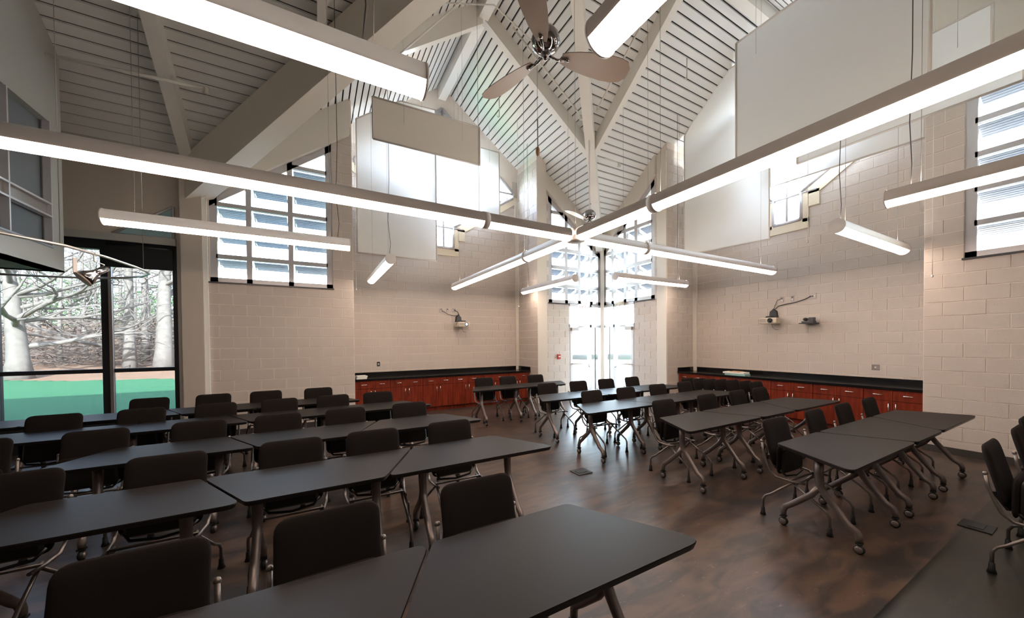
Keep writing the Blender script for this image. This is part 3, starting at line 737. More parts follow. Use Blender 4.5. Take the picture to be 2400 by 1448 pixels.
def make_chair():
    root = thing('nesting_chair', '', 'chair')
    a = math.radians(14)
    bk = pad(.445, .44, .055, .065, -.022)
    xf(bk, lambda x, y, z: (x, .262 + y*math.cos(a) + (z)*math.sin(a) - .02, .685 + z*math.cos(a)))
    bk.build('backrest', M_FAB, root)
    sh = MB().prism([(-.17, .155, .44), (.17, .155, .44), (.18, .225, .56), (-.18, .225, .56)], [(-.17, .175, .44), (.17, .175, .44), (.18, .245, .56), (-.18, .245, .56)])
    sh.build('back_shell', M_SHELL, root)
    # the seat is flipped up against the back, its pan facing forward
    st = pad(.44, .29, .045, .08, 0); xf(st, lambda x, y, z: (x, .135 + y, .54 + z)); st.build('seat', M_FAB, root)
    pn = rounded([(-.19, .112, .40), (.19, .112, .40), (.17, .112, .65), (-.17, .112, .65)], .05, 4)
    MB().prism([(x*.9, .092, .555+(z-.555)*.9) for x, y, z in pn], pn).build('seat_pan', M_SHELL, root)
    tb = MB(); tb.tube([(-.19, .12, .44), (-.15, .09, .39), (0, .075, .375), (.15, .09, .39), (.19, .12, .44)], .010, 8); tb.build('seat_bracket', M_SHELL, root)
    for s in (-1, 1):
        fr_ = MB()
        fr_.tube([(s*.238, .262, .695), (s*.240, .250, .60), (s*.243, .215, .50), (s*.243, .185, .43), (s*.240, .13, .385), (s*.225, .02, .375), (s*.215, -.10, .385)], .0115, 8)
        fr_.lathe([(0, .016), (.012, .012), (.016, 0), (.012, -.012)], 8, (s*.238, .264, .697)); fr_.build('back_frame', M_SILVER if False else M_CHLEG, root)
        lg = MB()
        lg.tube([(s*.215, -.02, .385), (s*.27, .16, .215), (s*.29, .20, .19), (s*.297, .22, .15), (s*.297, .22, .05)], .0115, 8)
        o_ = lg.build('leg', M_CHLEG, root); ft = MB().lathe([(.012, .075), (.016, .07), (.018, .03), (.026, .0), (0, 0)], 10, (s*.297, .22, 0)); ft.build('rubber_foot', M_RUB, o_)
        lg = MB()
        lg.tube([(s*.20, .05, .385), (s*.215, -.20, .235), (s*.22, -.27, .19), (s*.222, -.29, .15), (s*.222, -.29, .05)], .0115, 8)
        o_ = lg.build('leg', M_CHLEG, root); ft = MB().lathe([(.012, .075), (.016, .07), (.018, .03), (.026, .0), (0, 0)], 10, (s*.222, -.29, 0)); ft.build('rubber_foot', M_RUB, o_)
    cb = MB(); cb.tube([(-.22, .02, .378), (.22, .02, .378)], .010, 8); cb.build('stretcher', M_CHLEG, root)
    return root
CH = make_chair(); cused = [False]
def chair(x, yb, label, group, rz=0):
    c_ = copy_tree(CH) if cused[0] else CH; cused[0] = True
    c_.location = (x, yb-.29, 0); c_.rotation_euler = (0, 0, rz); tag(c_, label, 'chair', group)
left_rows = [(2.00, [.80, .05, -.61]), (3.62, [1.15, .43, -.19, -.95, -1.66]), (5.03, [1.06, .30, -.38, -1.07, -1.80, -2.52]), (6.42, [.85, .21, -.48, -1.19, -1.91, -2.63]), (7.62, [.02, -.75, -1.45, -2.19])]
on = ['nearest the aisle', 'second from the aisle', 'third from the aisle', 'fourth from the aisle', 'fifth from the aisle', 'sixth from the aisle']
for ri, (y, xs) in enumerate(left_rows):
    for k, x in enumerate(xs):
        chair(x, y, 'black chair behind the %s row of left-hand tables, %s' % (rowname[ri], on[k]), 'chairs of the left-hand block', random.uniform(-.03, .03))
right_rows = [(1.96, [4.03, 4.90, 5.66, 6.49]), (3.36, [4.05, 5.00, 5.80, 6.47]), (4.62, [3.86, 4.62, 5.42, 6.20]), (5.90, [3.83, 4.58, 5.32, 6.10]), (7.62, [3.24, 3.86, 4.60])]
orr = ['leftmost of its row', 'second from the left', 'third from the left', 'fourth from the left']
for ri, (y, xs) in enumerate(right_rows):
    for k, x in enumerate(xs):
        chair(x, y, 'black chair behind the %s row of right-hand tables, %s' % (rowname[ri], orr[k]), 'chairs of the right-hand block', random.uniform(-.03, .03))
nest = [(6.86, 5.02), (6.98, 4.84), (7.07, 4.66), (7.16, 4.48), (7.26, 4.30), (7.30, 4.06), (7.33, 3.88)]
nn = ['farthest from the camera', 'second from the far end', 'third from the far end', 'the middle one', 'third from the near end', 'second from the near end', 'nearest the camera']
for k, (x, y) in enumerate(nest):
    chair(x, y, 'black chair in the nested line beside the right-hand cabinets, %s' % nn[k], 'nested chairs by the cabinets')
fr3 = [(4.50, .64, 'black chair at the right edge of the picture, nearest and largest of three'), (5.47, .62, 'black chair at the right edge, the middle one of three'), (6.20, .66, 'black chair at the right edge, farthest of three with only its top showing')]
for x, y, l in fr3: chair(x, y, l, 'chairs at the right picture edge')

# ---------------------------------------------------------------- tube lamps
LR = .088; LZ = 3.12
def arc_prism(mb, p0, p1, r, a0, a1, n, inner=.0):
    """partial cylinder shell from angle a0 to a1 (0 = straight down) along p0-p1 (horizontal)"""
    p0, p1 = Vector(p0), Vector(p1); t = (p1-p0).normalized(); s = Vector((-t.y, t.x, 0)); v = []; f = []
    for p in (p0, p1):
        for k in range(n+1):
            th = a0+(a1-a0)*k/n; v.append(p + s*math.sin(th)*r - Vector((0, 0, 1))*math.cos(th)*r)
    for k in range(n): f.append((k, k+1, n+2+k, n+1+k))
    mb.add(v, f, True); o = len(mb.v)-len(v)
    for b_ in (0, n+1): mb.f.append(tuple(o+b_+k for k in range(n+1))); mb.sm.append(False)
    mb.f.append((o, o+n, o+2*n+1, o+n+1)); mb.sm.append(False)
LA = math.radians(66); UA = math.radians(158)
def tube_lamp_parts(root, p0, p1, capped=(True, True), up=False):
    h = MB(); arc_prism(h, p0, p1, LR, LA, UA, 10); arc_prism(h, p0, p1, LR, -UA, -LA, 10)
    # solid core closing the housing
    h.build('housing', M_TUBE, root)
    l_ = MB(); arc_prism(l_, p0, p1, LR-.002, -LA, LA, 10); l_.build('lens', M_LENS, root)
    u_ = MB(); arc_prism(u_, p0, p1, LR-.004, UA, 2*PI-UA, 4); u_.build('top_strip', M_UP if up else M_SILVER, root)
    t = (Vector(p1)-Vector(p0)).normalized()
    for p, s_, cp in ((Vector(p0), -1, capped[0]), (Vector(p1), 1, capped[1])):
        if cp:
            c_ = MB(); c_.tube([p, p+t*s_*.012], LR+.003, 24); c_.build('end_cap', M_TUBE, root)
def cables(root, pts, power=None):
    for x, y in pts:
        zt = deck(x, y); c_ = MB(); c_.tube([(x, y, LZ+LR), (x+.004, y, LZ+LR+.35), (x, y, LZ+LR+.6), (x, y, zt)], .0022, 5); c_.build('suspension_cable', M_WIRE, root)
    if power:
        x, y = power; c_ = MB(); c_.tube([(x, y, LZ+LR-.01), (x+.02, y, LZ+LR+.2), (x-.015, y+.01, LZ+LR+.6), (x+.01, y, LZ+LR+1.3), (x, y, deck(x, y))], .0042, 6); c_.build('power_cord', M_CABLE, root)
X0, Y0 = 3.04, 3.93
lamps = [((-1.95, 2.02), (.52, 2.02), 'long tube pendant lamp at the top left, cut by the picture edge', (.22, 2.02)),
         ((-2.02, 5.86), (.43, 5.86), 'tube pendant lamp hanging before the left raked window', (.28, 5.86)),
         ((1.10, 6.50), (1.08, 8.85), 'tube pendant lamp seen end-on below the left hanging panels', (1.10, 6.62)),
         ((5.02, 6.52), (5.02, 8.87), 'small tube pendant lamp left of the glass doors', (5.02, 8.6)),
         ((5.65, 5.90), (8.0, 5.90), 'small tube pendant lamp right of the glass doors', (7.7, 5.90)),
         ((5.65, 2.0), (8.03, 2.0), 'tube pendant lamp with round end cap before the right recessed wall', (5.75, 2.0)),
         ((5.04, 1.37), (5.04, -1.0), 'tube pendant lamp at the right edge before the right window', (5.04, 1.2)),
         ((1.17, 1.31), (1.17, -1.05), 'tube pendant lamp coming in from the top, right of the chrome ceiling fan', (1.17, .3))]
for a, b, lab, pw in lamps:
    t = thing('tube_lamp', lab, 'lamp', (0, 0, 0), 0, 'suspended tube lamps')
    tube_lamp_parts(t, (*a, LZ), (*b, LZ), up=a[0] > 1.15 and a[0] != 1.17)
    m0 = (a[0]*.9+b[0]*.1, a[1]*.9+b[1]*.1); m1 = (a[0]*.1+b[0]*.9, a[1]*.1+b[1]*.9)
    cables(t, [m0, m1], pw)
t = thing('cross_lamp', 'large cross-shaped tube lamp hanging over the middle of the room', 'lamp')
for dx, dy, L in ((1, 0, 5.03), (0, 1, 5.0), (-1, 0, 5.03), (0, -1, 5.0)):
    segs = [(.12, 1.30), (1.35, L)]
    for a, b in segs: tube_lamp_parts(t, (X0+dx*a, Y0+dy*a, LZ), (X0+dx*b, Y0+dy*b, LZ), (False, b > 2), up=not (dx < 0 and b > 2))
    rg = MB(); rg.tube([(X0+dx*1.29, Y0+dy*1.29, LZ), (X0+dx*1.36, Y0+dy*1.36, LZ)], LR+.006, 24); rg.build('joint_ring', M_TUBE, t)
hub = MB().lathe([(0, -.085), (.11, -.08), (.15, -.05), (.10, .02), (.10, .088), (0, .09)], 24, (X0, Y0, LZ)); hub.build('hub', M_TUBE, t)
cables(t, [(X0, Y0), (X0-1.4, Y0), (X0+1.4, Y0), (X0, Y0-1.4), (X0, Y0+1.4), (X0+4.6, Y0), (X0, Y0+4.6)], None)

# ---------------------------------------------------------------- ceiling fans
def fan(x, y, z, angs, lab, pull):
    t = thing('ceiling_fan', lab, 'fan', (x, y, z), 0, 'ceiling fans')
    rd = MB(); rd.tube([(0, 0, .1), (0, 0, deck(x, y)-z-.02)], .016, 10); rd.build('downrod', M_TUBE, t)
    mo = MB().lathe([(0, .17), (.05, .165), (.10, .14), (.135, .09), (.145, .03), (.14, 0), (.125, -.03), (.09, -.055), (.05, -.07), (0, -.072)], 28); mo.build('motor', M_CHROME, t)
    hb = MB().lathe([(.045, -.06), (.05, -.10), (.035, -.13), (.015, -.15), (0, -.155)], 18); hb.build('hub', M_CHROME, t)
    for an in angs:
        ca, sa = math.cos(an), math.sin(an); pr_ = []
        prof = [(.17, .045), (.22, .065), (.34, .095), (.50, .118), (.66, .130), (.80, .125), (.88, .105), (.93, .05)]
        L = [(r, w) for r, w in prof]+[(r, -w) for r, w in prof[::-1]]
        bot = [(r*ca-w*sa, r*sa+w*ca, -.10 - w*.28) for r, w in L]; top = [(x_, y_, z_+.008) for x_, y_, z_ in bot]
        b_ = MB().prism(bot, top).build('blade', M_BLADE, t)
        ar = MB(); ar.tube([(.03*ca, .03*sa, -.10), (.12*ca, .12*sa, -.125), (.22*ca, .22*sa, -.112)], [.014, .012, .018], 8); ar.lathe([(0, .008), (.024, .005), (.028, -.004), (.02, -.014), (0, -.018)], 12, (.235*ca, .235*sa, -.108)); ar.build('blade_arm', M_CHROME, b_)
    if pull:
        px, py, pz = pull; c_ = MB(); c_.tube([(px-x, py-y, -.1), (px-x, py-y, pz+.36-z)], .0018, 5); c_.build('pull_cord', M_CABLE, t)
        c_ = MB(); c_.tube([(px-x, py-y, pz+.36-z), (px-x, py-y, pz+.08-z)], .006, 6)
        c_.build('pull_rod', M_BLADE, t)
        c_ = MB().lathe([(0, .05), (.012, .045), (.020, .02), (.022, -.01), (.016, -.035), (0, -.045)], 12, (px-x, py-y, pz+.04-z)); c_.build('pull_knob', M_WOOD, t)
fan(2.03, 3.10, 4.68, [math.radians(106), math.radians(-14), math.radians(226)], 'large chrome ceiling fan with brown blades near the top centre', (1.93, 3.10, 3.55))
fan(5.40, 6.47, 4.52, [math.radians(201), math.radians(81), math.radians(-39)], 'small distant chrome ceiling fan above the centre of the cross lamp', None)

# ---------------------------------------------------------------- hanging acoustic panels
def panel(lab, ax, c, poly, hang, m=None):
    P = Pax(ax, c, 1); t = thing('acoustic_panel', lab, 'panel', group='hanging acoustic panels')
    MB().add([P(u, 0, z) for u, z in poly], [tuple(range(len(poly)))]).build('fabric', m or M_PANEL, t)
    fr_ = MB()
    for i in range(len(poly)): a, b = poly[i], poly[(i+1) % len(poly)]; fr_.tube([P(a[0], 0, a[1]), P(b[0], 0, b[1])], .016, 4)
    fr_.build('edge_frame', M_PEDGE, t)
    for u in hang:
        x, y, _ = P(u, 0, 0); zz = max(z for uu, z in poly)-.35
        c_ = MB(); c_.tube([(x, y, zz), (x, y, deck(x, y))], .002, 5); c_.build('hanger_wire', M_WIRE, t)
panel('tall white acoustic panel hanging over the left cabinets with a sloping top', 'y', 9.05, [(.83, 3.75), (2.63, 3.75), (2.63, 7.5), (1.8, 7.45), (.83, 6.74)], (1.1, 2.3))
panel('pale acoustic panel hanging behind and right of the tallest left panel', 'y', 9.28, [(2.60, 5.02), (4.50, 5.02), (4.50, 7.02), (2.60, 7.0)], (3.2, 4.2))
panel('small tan acoustic panel hanging nearest the camera on the left', 'y', 6.5, [(.85, 5.07), (2.74, 5.08), (2.74, 5.80), (.85, 5.76)], (1.35, 2.4), M_PANEL2)
panel('tall white acoustic panel hanging over the right cabinets beside the doors', 'x', 8.30, [(4.10, 3.83), (6.15, 3.93), (6.15, 7.0), (5.25, 7.95), (4.10, 7.95)], (4.6, 5.6))
panel('narrow white acoustic panel behind the tall right one, nearest the doors', 'x', 8.62, [(4.6, 4.85), (6.30, 4.85), (6.30, 6.3), (4.9, 6.9), (4.6, 6.9)], (5.0, 6.1))
panel('large square acoustic panel hanging nearest the camera on the right', 'x', 5.5, [(1.18, 4.42), (3.185, 4.43), (3.185, 6.15), (1.18, 6.15)], (1.5, 2.9))
panel('wide acoustic panel behind the large square one, its lower edge under the cross lamp', 'x', 7.2, [(.78, 4.72), (3.11, 4.73), (3.11, 5.80), (1.02, 5.80), (1.02, 5.3), (.78, 5.3)], (1.3, 2.6))
panel('low wide acoustic panel in front of the right gable window', 'x', 8.62, [(1.90, 4.98), (4.24, 5.04), (4.24, 6.6), (1.90, 6.6)], (2.2, 3.9))

# ---------------------------------------------------------------- projectors, plates, small wall things
def projector(lab, loc, rz, lit):
    t = thing('projector', lab, 'projector', loc, rz)
    # local: faces -y, wall at +y
    b_ = MB(); ou = rounded([(-.17, -.14, 0), (.17, -.14, 0), (.17, .14, 0), (-.17, .14, 0)], .03, 3)
    b_.prism([(x*.96, y*.96, -.065) for x, y, _ in ou], [(x, y, -.045) for x, y, _ in ou]); b_.prism([(x, y, -.045) for x, y, _ in ou], [(x, y, .045) for x, y, _ in ou]); b_.prism([(x, y, .045) for x, y, _ in ou], [(x*.94, y*.94, .06) for x, y, _ in ou])
    b_.build('case', M_CREAMP, t)
    l_ = MB().lathe([(.050, -.142), (.052, -.165), (.040, -.168), (.036, -.15), (0, -.148)], 20, (.05, 0, .0), 'y'); lo_ = l_.build('lens_ring', M_DKGREY, t)
    MB().lathe([(.03, -.152), (.02, -.158), (0, -.16)], 16, (.05, 0, 0), 'y').build('lens', M_LED if lit else M_SHELL, lo_)
    g = MB()
    for k in range(6): g.box(-.155, -.03, -.146, -.139, -.03+k*.012, -.024+k*.012)
    g.build('vent_grille', M_STEELP, t)
    mt = MB(); mt.box(-.05, .05, -.10, .25, .065, .10); mt.box(-.09, .09, -.05, .08, .058, .072)
    ou = [(-.10, .06), (.10, .06), (.08, .20), (.0, .27), (-.08, .20)]
    mt.prism([(x, .25, z+.02) for x, z in ou], [(x*.8, .19, z) for x, z in ou]); mt.build('wall_mount', M_DKGREY, t)
    c_ = MB(); c_.tube([(-.15, .05, -.05), (-.19, 0, -.02), (-.20, -.05, .02), (-.16, -.06, .05)], .006, 6); c_.tube([(.02, .05, -.06), (.03, .06, -.14), (.08, .08, -.20), (.14, .1, -.205)], .004, 6); c_.build('loose_lead', M_CABLE, t)
projector('cream projector with a glowing lens mounted on the left recessed wall', (3.42, YLR-.25, 2.19), .12, True)
projector('cream projector with a dark lens mounted on the right recessed wall', (XRR-.25, 4.30, 2.13), -PI/2+.15, False)
cam_t = thing('wall_camera', 'small black pan camera on a shelf bracket on the right recessed wall', 'camera', (XRR-.14, 3.60, 2.07), -PI/2)
MB().box(-.13, .13, -.13, .135, -.035, -.02).build('shelf', M_SHELL, cam_t)
b_ = MB().box(-.10, .10, -.08, .08, -.02, .015); b_.box(.02, .10, -.07, .05, .015, .09); b_.build('body', M_DKGREY, cam_t)
MB().lathe([(0, -.085), (.03, -.08), (.035, -.05), (.035, .02), (0, .03)], 16, (-.045, 0, .055), 'y').build('lens_head', M_SHELL, cam_t)
def plate(lab, ax, c, u, z, w=.07, h=.115, slots=2, m=M_STEELP):
    P = Pax(ax, c, -1); t = thing('wall_plate', lab, 'socket', group='steel wall plates')
    MB().prism([P(u+a*w/2, .002, z+b*h/2) for a, b in ((-1, -1), (1, -1), (1, 1), (-1, 1))], [P(u+a*w/2*.94, .009, z+b*h/2*.94) for a, b in ((-1, -1), (1, -1), (1, 1), (-1, 1))]).build('cover', m, t)
    for k in range(slots):
        zz = z+(.026 if k else -.026) if slots == 2 else z
        uu = u if slots <= 2 else u+(k-1)*w*.28
        if slots > 2: zz = z
        MB().prism([P(uu+a*.013, .009, zz+b*.015) for a, b in ((-1, -1), (1, -1), (1, 1), (-1, 1))], [P(uu+a*.012, .013, zz+b*.014) for a, b in ((-1, -1), (1, -1), (1, 1), (-1, 1))]).build('socket', M_WHITE if k == 0 else M_DKGREY, t)
plate('steel plate farthest left above the left projector', 'y', YLR, 2.91, 2.575, .09)
plate('steel plate in the middle of three above the left projector', 'y', YLR, 3.09, 2.585, .06, .09)
plate('wide steel plate right of three above the left projector', 'y', YLR, 3.27, 2.59, .11, .10, 3)
plate('steel plate nearest the right projector, leftmost of three', 'x', XRR, 4.17, 2.60, .07)
plate('steel plate in the middle of three above the right projector', 'x', XRR, 3.965, 2.605, .065)
plate('wide steel plate on the right of three above the small wall camera', 'x', XRR, 3.59, 2.61, .13, .12, 3)
plate('grey plate low on the left recessed wall above the worktop', 'y', YLR, 1.317, 1.18, .075, .115, 1, M_DKGREY)
plate('grey double plate low on the right recessed wall above the worktop', 'x', XRR, 2.59, 1.175, .115, .105, 1, M_STEELP)
def cable(lab, pts, r=.008):
    o_ = MB().tube(pts, r, 6).build('power_lead', M_CABLE); return tag(o_, lab, 'cable')
cable('black lead from the left wall plate to the left projector mount', [(2.92, YLR-.02, 2.57), (3.0, YLR-.04, 2.53), (3.1, YLR-.05, 2.46), (3.25, YLR-.05, 2.44), (3.40, YLR-.05, 2.44)])
cable('black lead from the wide plate to the left projector mount', [(3.29, YLR-.02, 2.58), (3.36, YLR-.04, 2.55), (3.40, YLR-.05, 2.46), (3.42, YLR-.05, 2.42)], .011)
cable('thin grey lead from the nearest plate to the right projector mount', [(XRR-.02, 4.19, 2.62), (XRR-.03, 4.26, 2.58), (XRR-.04, 4.30, 2.47), (XRR-.05, 4.32, 2.38)], .006)
cable('long black lead from the wide plate to the right projector mount', [(XRR-.02, 3.62, 2.61), (XRR-.03, 3.72, 2.56), (XRR-.03, 3.90, 2.51), (XRR-.03, 4.08, 2.49), (XRR-.04, 4.22, 2.46), (XRR-.05, 4.28, 2.40)], .009)
fa = thing('fire_alarm_pull', 'red fire alarm pull station on the pale wall left of the doors', 'alarm', (6.18, YA, 1.26))
MB().box(-.05, .05, -.045, -.002, -.07, .07).build('box', M_RED, fa); MB().box(-.035, .035, -.055, -.045, -.015, .02).build('handle', M_WHITE, fa)
ex = thing('exit_sign', 'pale exit sign with red letters hanging above the left glass door', 'sign', (7.02, YA-.10, 2.74))
MB().box(-.15, .15, -.012, .012, -.10, .10).build('face', mat('sign_face', (.8, .8, .78), .4, emit=(1, 1, 1), es=.6), ex)
MB().tube([(0, 0, .10), (0, .10, .14)], .01, 6).build('bracket', M_WHITE, ex)
fc = bpy.data.curves.new('lettering', 'FONT'); fc.body = 'EXIT'; fc.size = .14; fc.align_x = 'CENTER'; fc.align_y = 'CENTER'; fc.extrude = .002
fo = bpy.data.objects.new('lettering', fc); COL.objects.link(fo); fo.data.materials.append(mat('red_letters', (.7, .02, .03), .4, emit=(1, .05, .06), es=1.2)); fo.parent = ex
bpy.context.view_layer.update(); me_ = bpy.data.meshes.new_from_object(fo.evaluated_get(bpy.context.evaluated_depsgraph_get()))
bpy.data.objects.remove(fo); fo = bpy.data.objects.new('lettering', me_); COL.objects.link(fo); fo.parent = ex
fo.rotation_euler = (PI/2, 0, 0); fo.location = (0, -.015, 0)
el = thing('emergency_light', 'small cream emergency light box above the right glass door', 'lamp', (XA-.06, 8.02, 2.82))
MB().box(-.05, .05, -.14, .14, -.05, .05).build('case', M_CREAMP, el)
for s in (-1, 1): MB().lathe([(0, -.06), (.03, -.055), (.04, -.02), (0, 0)], 12, (-.05, s*.08, -.05), 'x').build('lamp_head', M_WHITE, el)
# pull chains by the walls
for (x, y, z0, z1, lab) in ((.78, 9.0, 2.90, 5.2, 'thin white pull cord beside the left pier'), (4.55, 8.3, 2.62, 5.4, 'thin white pull cord left of the small corner lamp'), (7.75, 1.62, 2.60, 5.0, 'thin white pull cord before the right window pier'), (7.2, 2.95, 3.35, 6.3, 'thin white pull cord beside the right round-capped lamp')):
    o_ = MB().tube([(x, y, z0), (x, y, deck(x, y))], .004, 5); o_.lathe([(0, .03), (.012, .02), (.015, 0), (0, -.015)], 8, (x, y, z0)); o_ = o_.build('pull_cord', M_WHITE)
    tag(o_, lab, 'cord')
# floor boxes
for (x, y, lab) in ((2.95, 3.73, 'square dark floor outlet in the aisle between the blocks'), (.72, 1.98+.45, 'dark floor outlet under the second left row'), (5.12, .78, 'dark floor outlet near the right picture edge')):
    t = thing('floor_outlet', lab, 'socket', (x, y, 0)); MB().box(-.11, .11, -.10, .10, .001, .008).build('plate', M_RUB, t); MB().box(-.07, .07, -.045, .045, .008, .012).build('lid', M_RUB, t)

# ---------------------------------------------------------------- sprinkler pipes
def pipe(lab, pts, heads=(), r=.022):
    t = thing('sprinkler_pipe', lab, 'pipe', group='sprinkler pipes')
    MB().tube(pts, r, 8).build('pipe', M_PIPE, t)
    for p in heads: MB().lathe([(0, .03), (.03, .03), (.032, -.02), (.02, -.04), (.05, -.05), (0, -.055)], 10, p).build('sprinkler_head', M_PIPE, t)
pipe('white sprinkler pipe under the dim left ceiling', [(-3.0, 7.30, 5.50), (-1.42, 7.28, 5.58)], [(-1.40, 7.28, 5.57)])
pipe('white sprinkler pipe along the left arm of the roof V', [(3.4, 6.35, 7.85), (5.05, 6.35, 6.65)], [(5.08, 6.35, 6.62)], .018)
pipe('white sprinkler pipe along the right arm of the roof V', [(5.28, 4.6, 7.72), (5.28, 6.0, 6.72)], [(5.28, 6.03, 6.70)], .018)
pipe('thin sprinkler pipe crossing the left ridge beam', [(1.5, 6.45, 7.55), (3.0, 6.35, 8.10), (4.0, 6.2, 7.5)], [], .014)
pipe('thin sprinkler pipe beside the dark valley beam', [(.95, 7.0, 6.45), (2.2, 5.7, 7.35)], [(.95, 7.0, 6.42)], .014)
pipe('sprinkler pipe with two heads above the right corner windows', [(5.9, 6.5, 6.0), (6.3, 6.45, 5.95)], [(6.3, 6.45, 5.93)], .014)
for (x, y, z, L, lab) in ((3.7, 7.6, 7.3, .42, 'short white hanger rod under the left slope'), (6.7, 4.9, 7.55, .42, 'short white hanger rod under the right slope')):
    o_ = MB().tube([(x, y, z), (x, y, z-L), (x-.03, y, z-L-.03), (x-.05, y, z-L)], .011, 6).build('hanger_rod', M_PIPE); tag(o_, lab, 'rod')

# ---------------------------------------------------------------- track rail with spotlight
tr_ = thing('track_rail', 'curved track rail hanging in front of the tall left window', 'rail')
tz = 2.75
loop = [(-2.75, 5.0, tz), (-2.53, 5.40, tz), (-2.28, 5.78, tz), (-2.16, 6.3, tz), (-2.10, 6.9, tz), (-2.09, 7.22, tz), (-2.13, 7.50, tz), (-2.30, 7.82, tz), (-2.60, 8.12, tz), (-2.95, 8.32, tz), (-3.25, 8.42, tz), (-3.6, 8.47, tz), (-4.1, 8.50, tz)]
M_RAILF = mat('rail_silver', (.62, .58, .54), .3, metal=.6)
MB().tube(loop, .016, 8).build('rail', M_RAILF, tr_)
for x, y in ((-2.3, 5.75), (-2.09, 7.15), (-3.6, 8.47)): MB().tube([(x, y, tz), (x, y, dk(y))], .003, 5).build('suspension_cable', M_WIRE, tr_)
for x, y in ((-2.72, 8.20), (-2.30, 7.82)):
    MB().tube([(x+.045*math.cos(k*PI/4), y+.0, tz-.06+.045*math.sin(k*PI/4)) for k in range(9)], .004, 5).build('ring_clip', M_DKALU, tr_)
sp_ = thing('spotlight', 'chrome spotlight clamped under the curved track rail', 'lamp', (-2.19, 6.12, tz-.02), .5)
MB().tube([(0, 0, .03), (0, 0, -.07), (.07, -.02, -.10), (.07, -.02, -.15)], .008, 6).build('bracket', M_SILVER, sp_)
hd = MB()
ax_ = Vector((-.75, .0, -.65)).normalized(); p0 = Vector((.09, -.02, -.13))
hd.tube([p0, p0+ax_*.10, p0+ax_*.13, p0+ax_*.20, p0+ax_*.235], [.036, .036, .045, .085, .088], 18); hd.build('reflector', M_CHROME, sp_)
MB().tube([p0+ax_*.235, p0+ax_*.25], .092, 18).build('rim', M_BLADE, sp_)
MB().box(-.16, -.13, -.035, -.005, -.22, -.06).build('shutter_flag', M_TUBE, sp_)

# ---------------------------------------------------------------- outside
def ext(o_, l, c_): return tag(o_, l, c_)
g = MB(); N = 24
def gh(x, y):
    d_ = x*F.x+y*F.y; return -.12 + max(0, d_-19)*.055 + max(0, d_-30)*.03
vs = []; fs = []
gx = [-60+5*i for i in range(31)]; gy = [9.9+.0*i for i in range(1)]+[10.4+2.6*i for i in range(30)]
def grid(xs, ys, zf, keep):
    m_ = MB(); idx = {}
    for i, x in enumerate(xs):
        for j, y in enumerate(ys): idx[(i, j)] = len(m_.v); m_.v.append((x, y, zf(x, y)))
    for i in range(len(xs)-1):
        for j in range(len(ys)-1):
            if keep((xs[i]+xs[i+1])/2, (ys[j]+ys[j+1])/2): m_.f.append((idx[(i, j)], idx[(i+1, j)], idx[(i+1, j+1)], idx[(i, j+1)])); m_.sm.append(True)
    return m_
DX, DY = .5034, .8641
def dist(x, y): return x*DX+y*DY+.35*math.sin(x*.9+y*.4)
lawn = grid([-60+.75*i for i in range(88)], [9.92+.6*j for j in range(58)], lambda x, y: -.12, lambda x, y: dist(x, y) < 19.2 and x < -1.2)
o_ = lawn.build('lawn', M_GRASS); o_['kind'] = 'stuff'; tag(o_, 'bright green lawn outside the tall left window', 'grass')
def hz_(x, y):
    d_ = x*DX+y*DY
    return -.125+max(0, d_-20.5)*.055+max(0, d_-31)*.09+(.10*math.sin(x*1.3+y*.7) if d_ > 24 else 0)
bank = grid([-90+1.5*i for i in range(90)], [13+1.2*j for j in range(75)], hz_, lambda x, y: dist(x, y) > 17.5 and (x < -1.2 or dist(x, y) > 34))
bank.v = [(x, y, z if dist(x, y) > 19.0 else -.15) for x, y, z in bank.v]
o_ = bank.build('leaf_litter_bank', M_MULCH); o_['kind'] = 'stuff'; tag(o_, 'brown leaf-covered bank rising behind the lawn', 'ground')
struct(MB().box(-34, XW-.25, -1.5, 4.0, 0, 8.5).build('lawn_shade_block', M_DRY))  # unseen mass, added to throw the shadow over the near lawn
o_ = MB().box(XA+.15, 40, -20, 40, -.2, -.10); o_.box(-1.3, XA+.15, 9.9, 40, -.2, -.10); o_ = struct(o_.build('plaza', M_PLAZA))
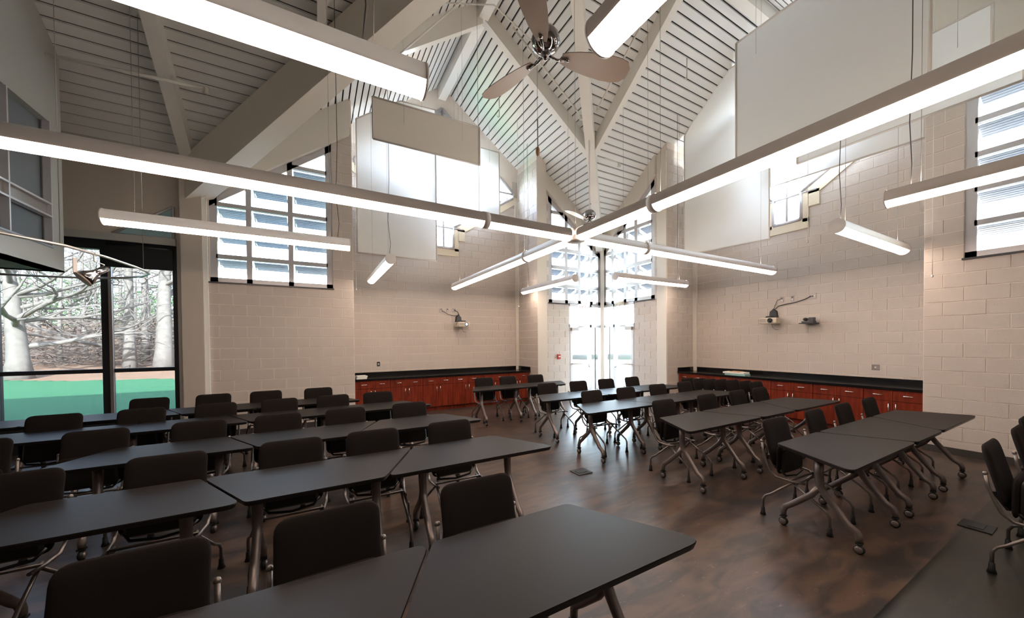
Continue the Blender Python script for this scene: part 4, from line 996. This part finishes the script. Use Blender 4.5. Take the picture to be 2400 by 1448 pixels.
def tree(x, y, h, r, lab, seed, lean=0, spread=1.0, depth=4, fork=.35, nb=9, grp=None):
    rnd = random.Random(seed); t = thing('bare_tree', lab, 'tree', (x, y, hz_(x, y)-.1), 0, grp or 'bare trees beyond the lawn')
    tk = MB(); pts = []; rs_ = []
    for k in range(9):
        s_ = k/8; pts.append((lean*s_*s_*h*.15+rnd.uniform(-.04, .04)*h*.05, rnd.uniform(-.03, .03)*h*.05, h*s_)); rs_.append(r*(1.35 if k == 0 else 1)*(1-.72*s_))
    tk.tube(pts, rs_, 9); tk.build('trunk', M_BARK, t)
    br = MB()
    def grow(p, d_, L, rr, lv):
        q_ = [p]; dd = d_
        for k in range(3):
            dd = (dd+Vector((rnd.uniform(-.28, .28), rnd.uniform(-.28, .28), rnd.uniform(-.12, .2)))).normalized(); q_.append(q_[-1]+dd*L/3)
        br.tube(q_, [rr, rr*.8, rr*.6, rr*.42], 5 if lv > 1 else 3, False)
        if lv > 0:
            for k in range(3 if lv > 1 else 3):
                nd = (dd+Vector((rnd.uniform(-.9, .9), rnd.uniform(-.9, .9), rnd.uniform(-.3, .6)))).normalized(); b0 = q_[1+k % 3]
                grow(b0, nd, L*rnd.uniform(.5, .75), rr*.5, lv-1)
    for k in range(nb):
        s_ = fork+(1-fork)*rnd.random(); i_ = min(7, int(s_*8)); f_ = s_*8-i_
        p = Vector(pts[i_]).lerp(Vector(pts[i_+1]), f_); an = rnd.uniform(0, 2*PI)
        grow(p, Vector((math.cos(an), math.sin(an), rnd.uniform(-.1, .7))).normalized(), h*.28*spread*(1.2-s_*.6), rs_[i_]*.42, depth-1)
    b_ = br.build('branches', M_BARK, t); return t
def wp(px, d_):      # a point d_ metres out along the view, px across the picture
    l = (1239-px)/851.7*d_; return (DX*d_-DY*l, DY*d_+DX*l)
tree(-8.73, 32.9, 13, .46, 'broad pale tree trunk seen through the right pane of the tall window', 3, .3, .8, 4, .30, 12)
tree(-14.2, 31.4, 9.5, .46, 'forked bare tree seen through the left pane of the tall window', 5, -.5, 1.4, 4, .10, 20)
tree(-11.1, 35.4, 15, .32, 'straight bright trunk right of the dark window mullion', 9, 0, .6, 4, .35, 9)
tree(-12.0, 41.0, 14, .24, 'slim trunk between the two brightest trunks', 11, .1, .7, 3, .3, 8)
spots = [wp(140, 29), wp(200, 33), (wp(250, 27)), wp(90, 34), wp(230, 38), wp(165, 41), wp(350, 34), wp(400, 36), wp(320, 40), wp(20, 38), wp(120, 45), wp(285, 44), wp(60, 42), wp(210, 46)]
for i, (x, y) in enumerate(spots): tree(x, y, 11+(i*37 % 5), .15+.03*(i % 4), 'slender bare tree in the thin wood beyond the lawn', 20+i, random.uniform(-.5, .5), 1.2, 3, .10, 16, 'thin wood beyond the lawn')
# brushwood and evergreens far behind
rnd = random.Random(4); bw = MB()
for k in range(3000):
    x, y = wp(rnd.uniform(-120, 480), rnd.uniform(26, 40)); z = hz_(x, y)+rnd.random()**1.8*3.4; L = rnd.uniform(.6, 2.2); an = rnd.uniform(0, 2*PI)
    bw.tube([(x, y, z), (x+L*math.cos(an)*.6, y+L*math.sin(an)*.6, z+rnd.uniform(-.1, .3)), (x+L*math.cos(an), y+L*math.sin(an), z+rnd.uniform(-.2, .5))], rnd.uniform(.012, .034), 3, False)
o_ = bw.build('brushwood', M_BRUSH); o_['kind'] = 'stuff'; tag(o_, 'tangled brushwood and fallen branches under the thin wood', 'brush')
ev = MB()
cl_ = [(*wp(150, 44), 7, 3.2), (*wp(235, 46), 6, 3.0), (*wp(60, 48), 7, 3.5), (*wp(340, 46), 6, 2.6), (*wp(410, 44), 7, 2.4), (*wp(200, 50), 10, 4)]
for k in range(5600):
    cx_, cy_, cz_, rr = cl_[k % 6]
    a1, a2, r_ = rnd.uniform(0, 2*PI), rnd.uniform(-1, 1), rr*rnd.random()**.4
    p = Vector((cx_+r_*math.cos(a1)*1.2, cy_+r_*math.sin(a1), cz_+a2*rr*.8)); s1 = Vector((rnd.uniform(-1, 1), rnd.uniform(-1, 1), rnd.uniform(-.3, .3)))*.45; s2 = Vector((rnd.uniform(-.3, .3), rnd.uniform(-.3, .3), rnd.uniform(-.6, .2)))*.30
    ev.add([p, p+s1, p+s1+s2, p+s2], [(0, 1, 2, 3)])
o_ = ev.build('evergreen_foliage', M_EVER); o_['kind'] = 'stuff'; tag(o_, 'dark green conifer foliage high in the wood', 'foliage')
